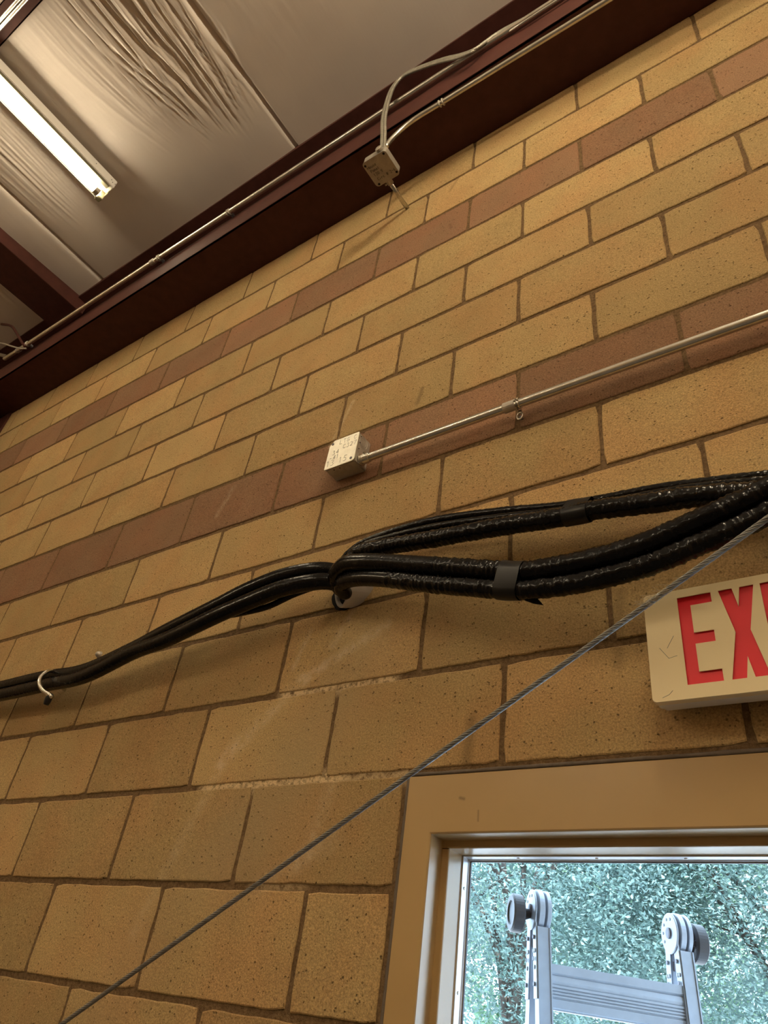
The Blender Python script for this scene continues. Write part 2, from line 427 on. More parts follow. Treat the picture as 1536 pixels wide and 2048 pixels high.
ZTOP = 2.452
WX0, WX1, WZ0 = 0.206, 1.46, -1.62          # window opening
def bed(J): return J * H + BED_OFF.get(J, 0)
def build_wall():
    bm = bmesh.new()
    tone = bm.loops.layers.color.new('tone')
    g = 0.0050            # half joint
    def block(x0, x1, z0, z1, red, seed):
        if x1 - x0 < .03 or z1 - z0 < .02: return
        rnd = random.Random(seed)
        per = []
        st = .022
        def edge(a, b):
            n = max(2, int((Vector(b) - Vector(a)).length / st))
            return [(a[0] + (b[0] - a[0]) * i / n, a[1] + (b[1] - a[1]) * i / n) for i in range(n)]
        c = .004
        loop = []
        loop += edge((x0 + c, z0), (x1 - c, z0)); loop += edge((x1, z0 + c), (x1, z1 - c))
        loop += edge((x1 - c, z1), (x0 + c, z1)); loop += edge((x0, z1 - c), (x0, z0 + c))
        cx, cz = (x0 + x1) / 2, (z0 + z1) / 2
        top = []; mid = []; bot = []
        tilt = rnd.uniform(-.0006, .0006)
        for (x, z) in loop:
            q = noise.noise(Vector((x * 22, z * 22, seed * .37))) * .0022 + noise.noise(Vector((x * 90, z * 90, seed))) * .0014
            nx = (1 if x > x1 - .01 else (-1 if x < x0 + .01 else 0)); nz = (1 if z > z1 - .01 else (-1 if z < z0 + .01 else 0))
            xx, zz = x + nx * q, z + nz * q
            dp = -.0005 + tilt
            top.append(bm.verts.new((xx - nx * .0032, dp, zz - nz * .0032)))
            mid.append(bm.verts.new((xx - nx * .0010, dp + .0016, zz - nz * .0010)))
            bot.append(bm.verts.new((xx, .012, zz)))
        f = bm.faces.new(top); fs = [f]
        n = len(top)
        for i in range(n):
            j = (i + 1) % n
            fs.append(bm.faces.new((top[j], top[i], mid[i], mid[j])))
            fs.append(bm.faces.new((mid[j], mid[i], bot[i], bot[j])))
        t = rnd.random()
        for f in fs:
            f.material_index = 1 if red else 0
            for l in f.loops: l[tone] = (t, t, t, 1)
    for c in range(-11, 12):
        z0 = bed(c) + g * 1.15; z1 = bed(c + 1) - g * 1.15
        if c == 11: z1 = ZTOP
        red = c in (4, 9)
        ks = [k for k in range(-24, 15) if (k - c) % 2 == 0]
        for k in ks:
            rr = random.Random(c * 100 + k)
            xa = k * H + HEAD_OFF.get((c, k), rr.uniform(-.006, .006))
            rr = random.Random(c * 100 + k + 2)
            xb = (k + 2) * H + HEAD_OFF.get((c, k + 2), rr.uniform(-.006, .006))
            xa += g * .9; xb -= g * .9
            if z1 < .02 and z1 > WZ0:
                if xb > WX0 - .006 and xa < WX1 + .006:
                    if xa < WX0 - .03: block(xa, WX0 - .011, z0, z1, red, c * 77 + k)
                    if xb > WX1 + .03: block(WX1 + .011, xb, z0, z1, red, c * 77 + k)
                    continue
            block(xa, xb, z0, z1, red, c * 77 + k)
    # mortar bed behind the blocks, with the window opening left clear
    y0, y1 = .0026, .20
    def slab(xa, xb, za, zb):
        nx = max(1, int((xb - xa) / .02)) if zb > -1 and xb > -4.9 else 1
        b2 = bmesh.new()
        r = bmesh.ops.create_cube(bm, size=1.0)['verts']
        for v in r:
            v.co = Vector(((xa + xb) / 2 + v.co.x * (xb - xa), (y0 + y1) / 2 + v.co.y * (y1 - y0), (za + zb) / 2 + v.co.z * (zb - za)))
        for f in set(f for v in r for f in v.link_faces): f.material_index = 2
        b2.free()
    slab(-5, WX0 - .004, -2.2, ZTOP); slab(WX1 + .004, 3.2, -2.2, ZTOP)
    slab(WX0 - .004, WX1 + .004, -.006, ZTOP); slab(WX0 - .004, WX1 + .004, -2.2, WZ0)
    return struct(obj('wall_back', bm, [M_block, M_band, M_mortar]))
build_wall()

# ------------------------------------------------------------------ rest of the room shell
def simple(name, *b, mat):
    bm = bmesh.new(); box(bm, *b); return struct(obj(name, bm, mat))
simple('wall_left', -5.2, -5.0, -8.0, .2, -2.2, 3.3, mat=M_plain)
simple('wall_right', 3.2, 3.4, -8.0, .2, -2.2, 3.3, mat=M_plain)
simple('wall_front', -5.2, 3.4, -8.2, -8.0, -2.2, 3.3, mat=M_plain)
simple('floor', -5.2, 3.4, -8.2, .2, -2.3, -2.2, mat=M_floor)
simple('roof_light_block', -5.2, 3.4, -8.2, .2, 3.28, 3.36, mat=M_dullgalv)  # unseen slab, added to keep sky light from leaking in
simple('ground', -40, 40, .2, 60, -2.36, -2.3, mat=M_ground)
# ceiling: vinyl-faced blanket insulation, one sheet with seams, bellies and pull wrinkles
SEAMS = [-2.36, -.765, .84]
def ceil_z(x, y):
    z = 3.112
    e = min(1.0, max(0.0, (-y - .17) / .5))
    # bellies between seams
    ed = [-3.96] + SEAMS + [2.44]
    for a, b in zip(ed[:-1], ed[1:]):
        if a <= x < b:
            t = (x - a) / (b - a)
            z -= .040 * (math.sin(PI * t) ** .6) * (.35 + .65 * e)
            # the lapped seam: the sheet on the -x side tucks up just before the seam
            z += .018 * math.exp(-((t - 1.0) * (b - a) / .02) ** 2)
    px, py = x, y
    # pull wrinkles
    def wr(cx, wx, y_on, y_full, amp, freq, seed, lean):
        m = math.exp(-((px - cx) / wx) ** 2)
        on = y_on + .16 * noise.noise(Vector((px * 7, seed, 0)))
        m *= min(1.0, max(0.0, (on - py) / (on - y_full)))
        if m < .01: return 0
        u = px + lean * (py + 1.2) ** 2 * (px - cx) * 2 + .02 * noise.noise(Vector((px * 3, py * 2.2, seed)))
        n = noise.noise(Vector((u * freq, py * .8, seed)))
        n2 = noise.noise(Vector((u * freq * 2.3, py * 1.6, seed + 5)))
        return m * amp * ((1 - abs(n) * 2.6) + .55 * (1 - abs(n2) * 2.6))
    z += wr(-.98, .20, -.36, -.72, .0105, 25, 3.1, .9)
    z += wr(-1.12, .30, -.32, -.8, .0040, 42, 8.1, .6)
    z += wr(-2.15, .14, -.42, -.95, .0035, 40, 12.4, .2)
    z += wr(-.78, .05, -.22, -.6, .004, 45, 20.4, .0)
    z += wr(-3.1, .35, -.30, -.7, .007, 22, 31.0, .2)
    z += wr(-.3, .35, -.5, -1.1, .003, 14, 44.0, .2)
    if z > 3.16: z = 3.16
    # tuck up to the eave at y=-.165
    if py > -.21: z += .0
    return z
def build_ceiling():
    bm = bmesh.new()
    x0, x1, y0, y1, d = -3.96, 1.0, -1.5, -.150, .0065
    nx = int((x1 - x0) / d); ny = int((y1 - y0) / (d * 2.6))
    g = []
    for j in range(ny + 1):
        y = y0 + (y1 - y0) * j / ny
        row = []
        for i in range(nx + 1):
            x = x0 + (x1 - x0) * i / nx
            row.append(bm.verts.new((x, y, ceil_z(x, y))))
        g.append(row)
    for j in range(ny):
        for i in range(nx):
            bm.faces.new((g[j][i], g[j + 1][i], g[j + 1][i + 1], g[j][i + 1]))
    # plain rest of the sheet
    def quad(a, b, c, d_):
        bm.faces.new([bm.verts.new(q) for q in (a, b, c, d_)])
    z = 3.118
    quad((-5, -8, z), (3.2, -8, z), (3.2, y0 + .02, z), (-5, y0 + .02, z))
    quad((-5, y0, z), (x0 + .01, y0, z), (x0 + .01, 0, z), (-5, 0, z))
    quad((x1 - .01, y0, z), (3.2, y0, z), (3.2, 0, z), (x1 - .01, 0, z))
    return struct(obj('ceiling', bm, M_vinyl, smooth=True))
build_ceiling()

# ------------------------------------------------------------------ eave channel, rafter, purlin, column
t = struct(obj('trim_1', (lambda bm: (
    box(bm, -5, 3.2, -.215, .02, ZTOP, ZTOP + .010, .001),
    box(bm, -5, 3.2, -.215, -.207, ZTOP, 2.602, .001),
    box(bm, -5, 3.2, .0, .012, ZTOP, 3.16),
    box(bm, -5, 3.2, -.172, .01, 3.085, 3.16, .001), bm)[-1])(bmesh.new()), M_primer))
t.name = 'eave_channel'; tag(t, 'long dark red steel channel running along the top of the block wall', 'steel beam')
bm = bmesh.new()
box(bm, -2.878, -2.60, -8, -.10, 3.0, 3.13, .002)
box(bm, -2.878, -2.60, -8, -.10, 2.998, 3.0)
o = obj('roof_rafter', bm, M_primer); tag(o, 'dark red steel rafter crossing the ceiling at the left, beyond the light', 'steel beam')
bm = bmesh.new()
box(bm, -5, 3.2, -1.375, -1.275, 3.060, 3.066, .001)
box(bm, -5, 3.2, -1.281, -1.275, 3.060, 3.088, .001)
box(bm, -5, 3.2, -1.375, -1.369, 3.060, 3.20, .001)
o = obj('roof_purlin', bm, M_primer); tag(o, 'pinkish lit red steel purlin in the upper left corner above the light', 'steel beam')
bm = bmesh.new()
box(bm, -3.40, -3.13, -.012, 0.0, -2.2, ZTOP, .001)
box(bm, -3.40, -3.13, -.262, -.250, -2.2, ZTOP, .001)
box(bm, -3.27, -3.258, -.25, -.012, -2.2, ZTOP)
o = obj('steel_column', bm, M_primer); tag(o, 'dark red steel column against the wall at the far left edge', 'column')

# ------------------------------------------------------------------ window
win = bpy.data.objects.new('window_1', None); C.objects.link(win); struct(win)
FX0, FX1, FZ1, FZ0 = .209, 1.457, -.009, -1.61     # outer edges of the steel frame
JX0, JX1, JZ1, JZ0 = .267, 1.399, -.1115, -1.52    # face inner edge
def ring_profile(prof, name, mat, smooth=False):
    """prof: list of (inset, y); frame swept round the opening with mitred corners"""
    bm = bmesh.new(); rings = []
    for ins, insz, y in prof:
        a, b, c, d = FX0 + ins, FX1 - ins, FZ0 + insz, FZ1 - insz
        rings.append([bm.verts.new(p) for p in ((a, y, c), (b, y, c), (b, y, d), (a, y, d))])
    for i in range(len(rings) - 1):
        for k in range(4):
            bm.faces.new((rings[i][k], rings[i][(k + 1) % 4], rings[i + 1][(k + 1) % 4], rings[i + 1][k]))
    bmesh.ops.recalc_face_normals(bm, faces=bm.faces)
    o = obj(name, bm, mat, win)
    return o
DX, DZ = JX0 - FX0, FZ1 - JZ1
fr = ring_profile([(0, 0, .03), (0, 0, .0008), (.0008, .0008, 0), (DX - .003, DZ - .003, 0), (DX - .001, DZ - .001, .001), (DX, DZ, .003),
              (DX, DZ, .040), (DX + .001, DZ + .001, .0425), (DX + .0110, DZ + .0110, .0425), (DX + .0130, DZ + .0130, .044), (DX + .0135, DZ + .0135, .0465),
              (DX + .0135, DZ + .0135, .118), (DX + .0, DZ + .0, .118), (DX, DZ, .15)], 'window_frame', M_frame)
# hairline mitre joints
bm = bmesh.new()
box(bm, JX0 - .0002, JX0 + .0142, .0412, .0424, JZ1 - .0146, JZ1 - .0137)
obj('frame_seam', bm, M_dark, win)
# aluminium glazing bead with screws
i0 = DX + .0137; k0 = DZ + .0137
ring_profile([(i0 + d_, k0 + d_, y_) for d_, y_ in ((-.001, .0915), (.0012, .0915), (.0022, .0925), (.0030, .108), (.0040, .109), (.0045, .1120), (.0052, .1125), (.0052, .118))], 'glazing_bead', M_alu)
ring_profile([(i0 + d_, k0 + d_, y_) for d_, y_ in ((.0050, .1127), (.0064, .1129), (.0064, .1172))], 'glazing_gasket', M_rubber)
def screw(p, ax_):
    bm = bmesh.new()
    lathe(bm, p, ax_, [(-.001, .0028), (.0004, .0028), (.0012, .0020), (.0013, .0009), (.0007, .0008)], 14)
    obj('screw', bm, M_galv, win, smooth=False)
for x in (.388, .53, .672, .795, .95, 1.1, 1.25):
    screw((x, .1005, FZ1 - k0 - .0026), (0, 0, -1))
for z in (-.178, -.335, -.50, -.70, -.9, -1.1):
    screw((FX0 + i0 + .0026, .1005, z), (1, 0, 0))
M_glass = mk('window_glass', (1, 1, 1), .0)
M_glass.node_tree.nodes.clear()
g_t = nd(M_glass, 'ShaderNodeBsdfTransparent'); g_g = nd(M_glass, 'ShaderNodeBsdfGlossy'); g_g.inputs['Roughness'].default_value = .02
g_f = nd(M_glass, 'ShaderNodeFresnel'); g_f.inputs['IOR'].default_value = 1.35
g_m = nd(M_glass, 'ShaderNodeMixShader'); g_o = nd(M_glass, 'ShaderNodeOutputMaterial')
g_t.inputs['Color'].default_value = (.95, .98, 1.0, 1)
lk(M_glass, g_f.outputs[0], g_m.inputs[0]); lk(M_glass, g_t.outputs[0], g_m.inputs[1]); lk(M_glass, g_g.outputs[0], g_m.inputs[2]); lk(M_glass, g_m.outputs[0], g_o.inputs[0])
bm = bmesh.new(); box(bm, FX0 + .06, FX1 - .06, .1135, .1170, FZ0 + .06, FZ1 - .105)
obj('glass_pane', bm, M_glass, win)
# caulk line round the frame
bm = bmesh.new()
def caulk(a, b, w):
    path = catmull([a, ((a[0] + b[0]) / 2, a[1], (a[2] + b[2]) / 2), b], .02)
    tube(bm, path, w, 6, lambda i, an, s: 1 + .35 * noise.noise(Vector((s * 40, 2, a[0]))))
caulk((FX0 - .003, .003, FZ1 + .004), (FX1, .003, FZ1 + .004), .0042)
caulk((FX0 - .003, .003, FZ1 + .004), (FX0 - .004, .003, FZ0), .0036)
obj('caulk_bead', bm, M_caulk, win, smooth=True)

# ------------------------------------------------------------------ fluorescent strip lights
def fixture(cx, y0, y1, label, drop=0.0, tmat=None):
    t = thing('strip_light', label, 'ceiling light', 'bare tube fluorescent strip lights')
    zb, zt, hw = 2.985 - drop, 3.045 - drop, .062
    zc = zb - .040
    bm = bmesh.new()
    box(bm, cx - hw, cx + hw, y0, y1, zb, zt, .003)
    # side flanges folded down
    box(bm, cx - hw - .002, cx - hw, y0, y1 - .01, zb - .010, zb + .012)
    h = obj('housing', bm, M_white, t)
    bm = bmesh.new()
    box(bm, cx - .060, cx - .018, y0, y1 - .035, zb - .012, zb - .001, .002)
    box(bm, cx + .028, cx + .052, y0, y1 - .02, zb - .010, zb - .001, .002)
    obj('reflector_tray', bm, M_tray, t)
    for ye, s in ((y1, -1), (y0, 1)):
        bm = bmesh.new()
        box(bm, cx - .040, cx - .002, min(ye, ye + s * .03), max(ye, ye + s * .03), zb - .055, zb, .003)
        box(bm, cx - .002, cx + .026, min(ye, ye + s * .004), max(ye, ye + s * .004), zb - .030, zb, .001)
        obj('lamp_holder', bm, M_holder, t)
    bm = bmesh.new(); cyl(bm, (cx - .004, y0 + .03, zc), (cx - .004, y1 - .030, zc), .019, 20)
    o = obj('tube', bm, tmat or M_tube, t, smooth=True); o['label'] = 'glowing fluorescent tube'
    bm = bmesh.new()
    for yy in (y1 - .045, y0 + .045):
        lathe(bm, (cx - .004, yy - .014, zc), (0, 1, 0), [(0, .0192), (.028, .0192), (.029, .015)], 20)
    obj('tube_cap', bm, M_galv, t)
    bm = bmesh.new(); 
    for yy in (y1 - .005, y1 - .03, y1 - .13, y1 - .02):
        cyl(bm, (cx + hw - .001, yy, zb + .02 + (yy * 7 % .02)), (cx + hw + .0012, yy, zb + .02 + (yy * 7 % .02)), .0028, 8)
    obj('knockout', bm, M_rivet, t)
    bm = bmesh.new()
    for yy in (y0 + .25, y1 - .25):
        cyl(bm, (cx, yy, zt), (cx, yy, 3.09), .003, 8)
    obj('hanger_rod', bm, M_galv, t)
    return t
fixture(-1.765, -1.775, -.545, 'white strip light with one glowing tube hanging under the wrinkled ceiling', 0, M_tube_dim)
fixture(1.25, -1.95, -.72, 'white strip light with one glowing tube hanging right of the window, out of view', .22, M_tube_boost)
fixture(-1.765, -4.4, -3.17, 'white strip light with one glowing tube behind the viewer on the left, out of view', .35)
fixture(1.70, -4.4, -3.17, 'white strip light with one glowing tube behind the viewer on the right, out of view', .35)

fixture(-4.2, -4.4, -3.17, 'white strip light with one glowing tube behind the viewer, farthest left row, added out of view for fill', .35)  # this and the next two: unseen fixtures added as general fill light
fixture(-1.765, -6.9, -5.67, 'white strip light with one glowing tube farthest back on the left, added out of view for fill', .35)
fixture(1.70, -6.9, -5.67, 'white strip light with one glowing tube farthest back on the right, added out of view for fill', .35)
# ------------------------------------------------------------------ conduits
def conduit(name, label, pts, r, couplings=(), step=.03, mat=None, cat='conduit'):
    t = thing(name, label, cat)
    path = catmull(pts, step)
    bm = bmesh.new(); tube(bm, path, r, 18)
    obj('pipe', bm, mat or M_galv, t, smooth=True)
    for p, d in couplings:
        bm = bmesh.new(); d = Vector(d).normalized(); p = Vector(p)
        lathe(bm, p - d * .016, d, [(0, r * 1.05), (.001, r * 1.22), (.031, r * 1.22), (.032, r * 1.05)], 18)
        obj('coupling', bm, M_dullgalv, t)
    return t, path
RM = .0117
main_pts = [(-3.4988, -0.2500, 2.9888), (-2.9719, -0.2500, 2.6522), (-2.86, -.252, 2.600), (-2.0, -.247, 2.605), (-1.0, -.242, 2.603), (-.08, -.236, 2.606), (.6, -.228, 2.606), (1.5, -.222, 2.606), (3.15, -.222, 2.606)]
main_c, _ = conduit('main_conduit', 'longest grey steel conduit running along the top lip of the dark red channel', main_pts, RM, [((-2.78, -.2505, 2.6), (1, 0, 0)), ((-1.55, -.245, 2.604), (1, 0, 0))])
# thin pipe lying just under/behind it at the right
conduit('thin_conduit', 'thin pale conduit tucked beside the longest conduit at the top right edge', [(.42, -.222, 2.622), (.48, -.232, 2.583), (.6, -.233, 2.578), (.9, -.229, 2.580), (1.5, -.226, 2.582), (3.15, -.226, 2.582)], .0058)
c2 = [(-0.0600, -0.2250, 2.2663), (-0.0487, -0.2220, 2.3131), (-0.0167, -0.2120, 2.3787), (0.0428, -0.2060, 2.4200), (.156, -.2, 2.432), (.45, -.2, 2.420), (.82, -.2, 2.405), (1.5, -.2, 2.40), (3.15, -.2, 2.40)]
cond2, _ = conduit('branch_conduit', 'grey conduit leaving the hanging junction box and clamped below the channel', c2, .0098)
# flexible pair from the hanging box, bending over the channel
flex = thing('cable_pair', 'pair of metal clad cables looping from the hanging junction box over the channel', 'cable')
for dx, nm in ((-.0062, 'cable'), (.0062, 'cable')):
    pts = [(-0.0587, -0.2350, 2.2439), (-0.0592, -0.2500, 2.3248), (-0.0623, -0.2680, 2.4345), (-0.0591, -0.2750, 2.5642), (-0.0501, -0.2750, 2.6634), (-0.0211, -0.2720, 2.7196), (0.0445, -0.2680, 2.7170), (0.1646, -0.2620, 2.6528), (0.2999, -0.2550, 2.5596), (.40, -.232, 2.640), (.60, -.215, 2.650), (1.2, -.205, 2.645), (3.15, -.205, 2.645)]
    pts = [(p[0] + dx, p[1], p[2] + dx * .6) for p in pts]
    path = catmull(pts, .0035)
    bm = bmesh.new()
    tube(bm, path, .0066, 10, lambda i, a, s: 1 + .07 * math.sin(i * 1.9))
    obj(nm, bm, M_cable, flex, smooth=True)
# wall conduit
wc_pts = [(-.044, -.030, .862), (.2, -.030, .862), (.5, -.030, .862), (.8, -.030, .860), (1.6, -.030, .855), (3.15, -.030, .855)]
wall_c, _ = conduit('wall_conduit', 'grey steel conduit running right from the square wall box across the red block course', wc_pts, .0112, [((.405, -.030, .862), (1, 0, 0))])
bm = bmesh.new()
lathe(bm, (-.050, -.030, .862), (1, 0, 0), [(0, .0175), (.004, .0175), (.005, .0135), (.010, .0150), (.024, .0150), (.030, .0135), (.031, .0125)], 16)
cyl(bm, (-.030, -.046, .872), (-.030, -.038, .868), .0042, 10)
obj('connector', bm, M_galv, wall_c)
# strap on the wall conduit
st = thing('conduit_strap', 'small shiny one hole strap holding the conduit on the wall', 'pipe strap')
bm = bmesh.new()
tube(bm, [Vector((.423 + .0, -.030 + .0135 * math.cos(a), .862 + .0135 * math.sin(a))) for a in [PI * (-.5 + i / 16 * 1.9) - PI * .35 for i in range(17)]], .0022, 6)
tube(bm, [Vector((.430 + .0, -.030 + .0135 * math.cos(a), .862 + .0135 * math.sin(a))) for a in [PI * (-.5 + i / 16 * 1.9) - PI * .35 for i in range(17)]], .0022, 6)
obj('band', bm, M_galv, st, smooth=True)
bm = bmesh.new()
ear = [Vector((.4265 + .0075 * math.cos(a), -.018, .832 + .0115 * math.sin(a))) for a in [2 * PI * i / 20 for i in range(21)]]
tube(bm, ear, .0024, 6, cap=False)
box(bm, .4215, .4315, -.020, -.017, .838, .850, .001)
obj('ear', bm, M_galv, st, smooth=True)
bm = bmesh.new(); lathe(bm, (.4265, -.006, .832), (0, -1, 0), [(0, .0042), (.008, .0042), (.009, .003)], 12)
obj('anchor_screw', bm, M_rivet, st)
# clamps on the ceiling conduits
def clamp(p, label, r, wide=.012, up=.03):
    t = thing('conduit_clamp', label, 'pipe clamp')
    bm = bmesh.new(); p = Vector(p)
    for dx in (-wide / 2, wide / 2):
        ring = [p + Vector((dx, (r + .002) * math.cos(a), (r + .002) * math.sin(a))) for a in [2 * PI * i / 18 for i in range(19)]]
        tube(bm, ring, .0026, 6, cap=False)
    obj('ring', bm, M_dullgalv, t, smooth=True)
    bm = bmesh.new(); box(bm, p.x - wide / 2, p.x + wide / 2, p.y + r * .5, p.y + up, p.z - .004, p.z + .012, .001)
    obj('bracket', bm, M_rivet, t)
    bm = bmesh.new()
    for dx in (-wide * .55, wide * .55): cyl(bm, p + Vector((dx, -r * .4, -r - .012)), p + Vector((dx, -r * .2, -r + .001)), .0028, 8)
    obj('bolt', bm, M_galv, t)
clamp((-1.0, -.242, 2.603), 'small dark clamp on the long conduit midway along the channel', RM)
clamp((-1.50, -.2445, 2.604), 'small dark clamp on the long conduit, nearer the rafter', RM)
clamp((-2.68, -.2505, 2.6), 'small dark clamp on the long conduit at its bent left end', RM)
clamp((.156, -.2, 2.432), 'black clamp holding the branch conduit below the channel edge', .0098, .014, .0)

# ------------------------------------------------------------------ junction boxes
def jbox_wall():
    t = thing('wall_junction_box', 'square metal junction box with scribbled cover mounted on the red block course', 'junction box')
    x0, x1, z0, z1, yf = -.156, -.050, .842, .948, -.056
    bm = bmesh.new(); box(bm, x0 + .001, x1 - .001, yf + .002, .0, z0 + .001, z1 - .001, .0025)
    obj('body', bm, M_dullgalv, t)
    # cover with two cut screw corners
    bm = bmesh.new()
    out = []
    def arc(cx, cz, r, a0, a1, n=5):
        for i in range(n + 1):
            a = a0 + (a1 - a0) * i / n; out.append((cx + r * math.cos(a), cz + r * math.sin(a)))
    arc(x0 + .003, z0 + .003, .003, PI, 1.5 * PI)
    arc(x1 - .010, z0 + .010, .010, 1.5 * PI, 2 * PI)
    arc(x1 - .004, z1 - .004, .004, 0, .5 * PI)
    out.append((x0 + .016, z1)); out.append((x0 + .002, z1 - .018))
    vs = [bm.verts.new((x, yf - .0016, z)) for x, z in out]
    vb = [bm.verts.new((x, yf + .0016, z)) for x, z in out]
    bm.faces.new(vs); bm.faces.new(list(reversed(vb)))
    for i in range(len(vs)):
        j = (i + 1) % len(vs); bm.faces.new((vs[j], vs[i], vb[i], vb[j]))
    bmesh.ops.recalc_face_normals(bm, faces=bm.faces)
    obj('cover', bm, M_lid, t)
    for sx, sz in ((x0 + .0125, z1 - .0125), (x1 - .0125, z0 + .0115)):
        bm = bmesh.new(); lathe(bm, (sx, yf - .0015, sz), (0, -1, 0), [(0, .0042), (.0012, .0042), (.002, .003)], 12)
        box(bm, sx - .0008, sx + .0008, yf - .0038, yf - .0034, sz - .003, sz + .003)
        obj('cover_screw', bm, M_rivet, t)
    # concentric knockouts
    bm = bmesh.new()
    for cx_, cy_ in ((-.128, -.022), (-.088, -.034)):
        for r in (.016, .011):
            tube(bm, [Vector((cx_ + r * math.cos(a), cy_ + r * math.sin(a), z0 + .0010)) for a in [2 * PI * i / 24 for i in range(25)]], .0006, 4, cap=False)
    for cy_, cz_ in ((-.030, .862), (-.034, .925)):
        for r in (.020, .014):
            tube(bm, [Vector((x1 - .0010, cy_ + r * math.cos(a), cz_ + r * math.sin(a))) for a in [2 * PI * i / 24 for i in range(25)]], .0006, 4, cap=False)
    obj('knockout_ring', bm, M_dullgalv, t)
    bm = bmesh.new()
    for xx in (-.128, -.108): cyl(bm, (xx, yf + .010, z0 + .0012), (xx, yf + .010, z0 + .0002), .0018, 8)
    for zz in (.915, .892, .938): cyl(bm, (x1 - .0012, yf + .010, zz), (x1 - .0002, yf + .010, zz), .0018, 8)
    obj('side_hole', bm, M_dark, t)
    u = .0030
    lines = [(-.149 + .032, .925, 'LTG C'), (-.149 + .048, .903, 'C327'), (-.150 + .014, .891, '34'), (-.150 + .006, .872, '-41'), ]
    stroke_text('writing', write(lines, u * .85, 5.0) + write([(-.150, .851, '13 15')], .0034, 4.4), .00055, M_pencil, (0, yf - .0017, 0), (1, 0, 0), (0, 0, 1), t)
jbox_wall()
def jbox_hung():
    t = thing('hanging_junction_box', 'square junction box with marker writing hanging below the dark channel on a stub pipe', 'junction box')
    x0, x1, y0, y1, z0, z1 = -.143, -.036, -.246, -.140, 2.197, 2.236
    bm = bmesh.new()
    def octo(z, c=.012, i=0.0):
        a, b, c0, d = x0 + i, x1 - i, y0 + i, y1 - i
        pts = []
        for (px, py, ang) in ((a, c0, PI), (b, c0, 1.5 * PI), (b, d, 0), (a, d, .5 * PI)):
            cx_ = px + (c if px == a else -c); cy_ = py + (c if py == c0 else -c)
            for k in range(5):
                an = ang + .5 * PI * k / 4
                pts.append((cx_ + c * math.cos(an), cy_ + c * math.sin(an)))
        return [bm.verts.new((x, y, z)) for x, y in pts]
    rs = [octo(z0 + .002, .012, .0015), octo(z1, .012, .0015)]
    n = len(rs[0])
    for k in range(n): bm.faces.new((rs[0][k], rs[0][(k + 1) % n], rs[1][(k + 1) % n], rs[1][k]))
    bm.faces.new(rs[1]); bm.faces.new(list(reversed(rs[0])))
    obj('body', bm, M_boxg, t)
    bm = bmesh.new()
    rs = [octo(z0 + .0005, .013, 0), octo(z0, .013, .0006), octo(z0 + .0028, .013, 0)]
    for a, b in ((0, 1), (0, 2)):
        for k in range(n): bm.faces.new((rs[a][k], rs[a][(k + 1) % n], rs[b][(k + 1) % n], rs[b][k]))
    bm.faces.new(list(reversed(rs[1]))); bm.faces.new(rs[2])
    bmesh.ops.recalc_face_normals(bm, faces=bm.faces)
    obj('cover', bm, M_boxg, t)
    for sx, sy in ((x0 + .008, y0 + .014), (x1 - .012, y0 + .010), (x1 - .008, y1 - .014), (x0 + .014, y1 - .008)):
        bm = bmesh.new(); lathe(bm, (sx, sy, z0 + .0005), (0, 0, -1), [(0, .0050), (.001, .0046), (.0014, .002)], 12)
        obj('cover_screw', bm, M_dark, t)
    # marker writing, read from below: right = +x, up = towards -y
    u = .00185
    lines = [(-.133, .215, 'House'), (-.129, .198, 'Panel'), (-.125, .181, '120 V'), (-.122, .161, 'Circ # 2-6')]
    stroke_text('writing', write(lines, u, 4.35), .00075, M_ink, (0, 0, z0 - .0001), (1, 0, 0), (0, -1, 0), t)
    # stub pipe and fittings into the wall
    bm = bmesh.new(); cyl(bm, (-.098, .01, 2.219), (-.098, y1 - .004, 2.219), .0088, 18)
    obj('stub_pipe', bm, M_galv, t, smooth=True)
    bm = bmesh.new(); lathe(bm, (-.098, y1 + .024, 2.219), (0, -1, 0), [(0, .0105), (.002, .0125), (.018, .0125), (.019, .0150), (.024, .0150)], 16)
    cyl(bm, (-.108, y1 + .012, 2.212), (-.116, y1 + .012, 2.208), .004, 8)
    obj('connector', bm, M_boxg, t)
    bm = bmesh.new(); lathe(bm, (-.062, y0 - .012, 2.219), (0, 1, 0), [(0, .011), (.002, .0135), (.012, .0135)], 16)
    obj('connector', bm, M_boxg, t)
jbox_hung()

# ------------------------------------------------------------------ PVC sleeve through the wall
t = thing('pipe_sleeve', 'white plastic pipe sleeve poking out of a ragged hole in the wall', 'pipe')
SCX, SCZ, SR = -0.0189, 0.4567, .047
SB = Vector((SCX + .012, 0, SCZ - .004)); SA = Vector((-.50, -.80, -.25)).normalized()
bm = bmesh.new()
lathe(bm, SB - SA * .06, SA, [(0, SR), (.098, SR), (.100, SR - .0012), (.100, SR - .0045), (.097, SR - .006), (.0, SR - .006)], 44)
obj('pipe', bm, M_pvc, t, smooth=False)
bm = bmesh.new()
pts = []
for i in range(48):
    a = 2 * PI * i / 48
    rr = SR * 1.0 + .002 + .004 * noise.noise(Vector((math.cos(a) * 3, math.sin(a) * 3, 4))) + (.016 * max(0, math.cos(a - math.radians(215))) ** 2)
    pts.append(bm.verts.new((SCX + rr * math.cos(a), -.0012, SCZ + rr * math.sin(a))))
bm.faces.new(pts)
obj('hole', bm, M_dark, t)  # flat black disc on the wall; the hole's inner shade is its colour

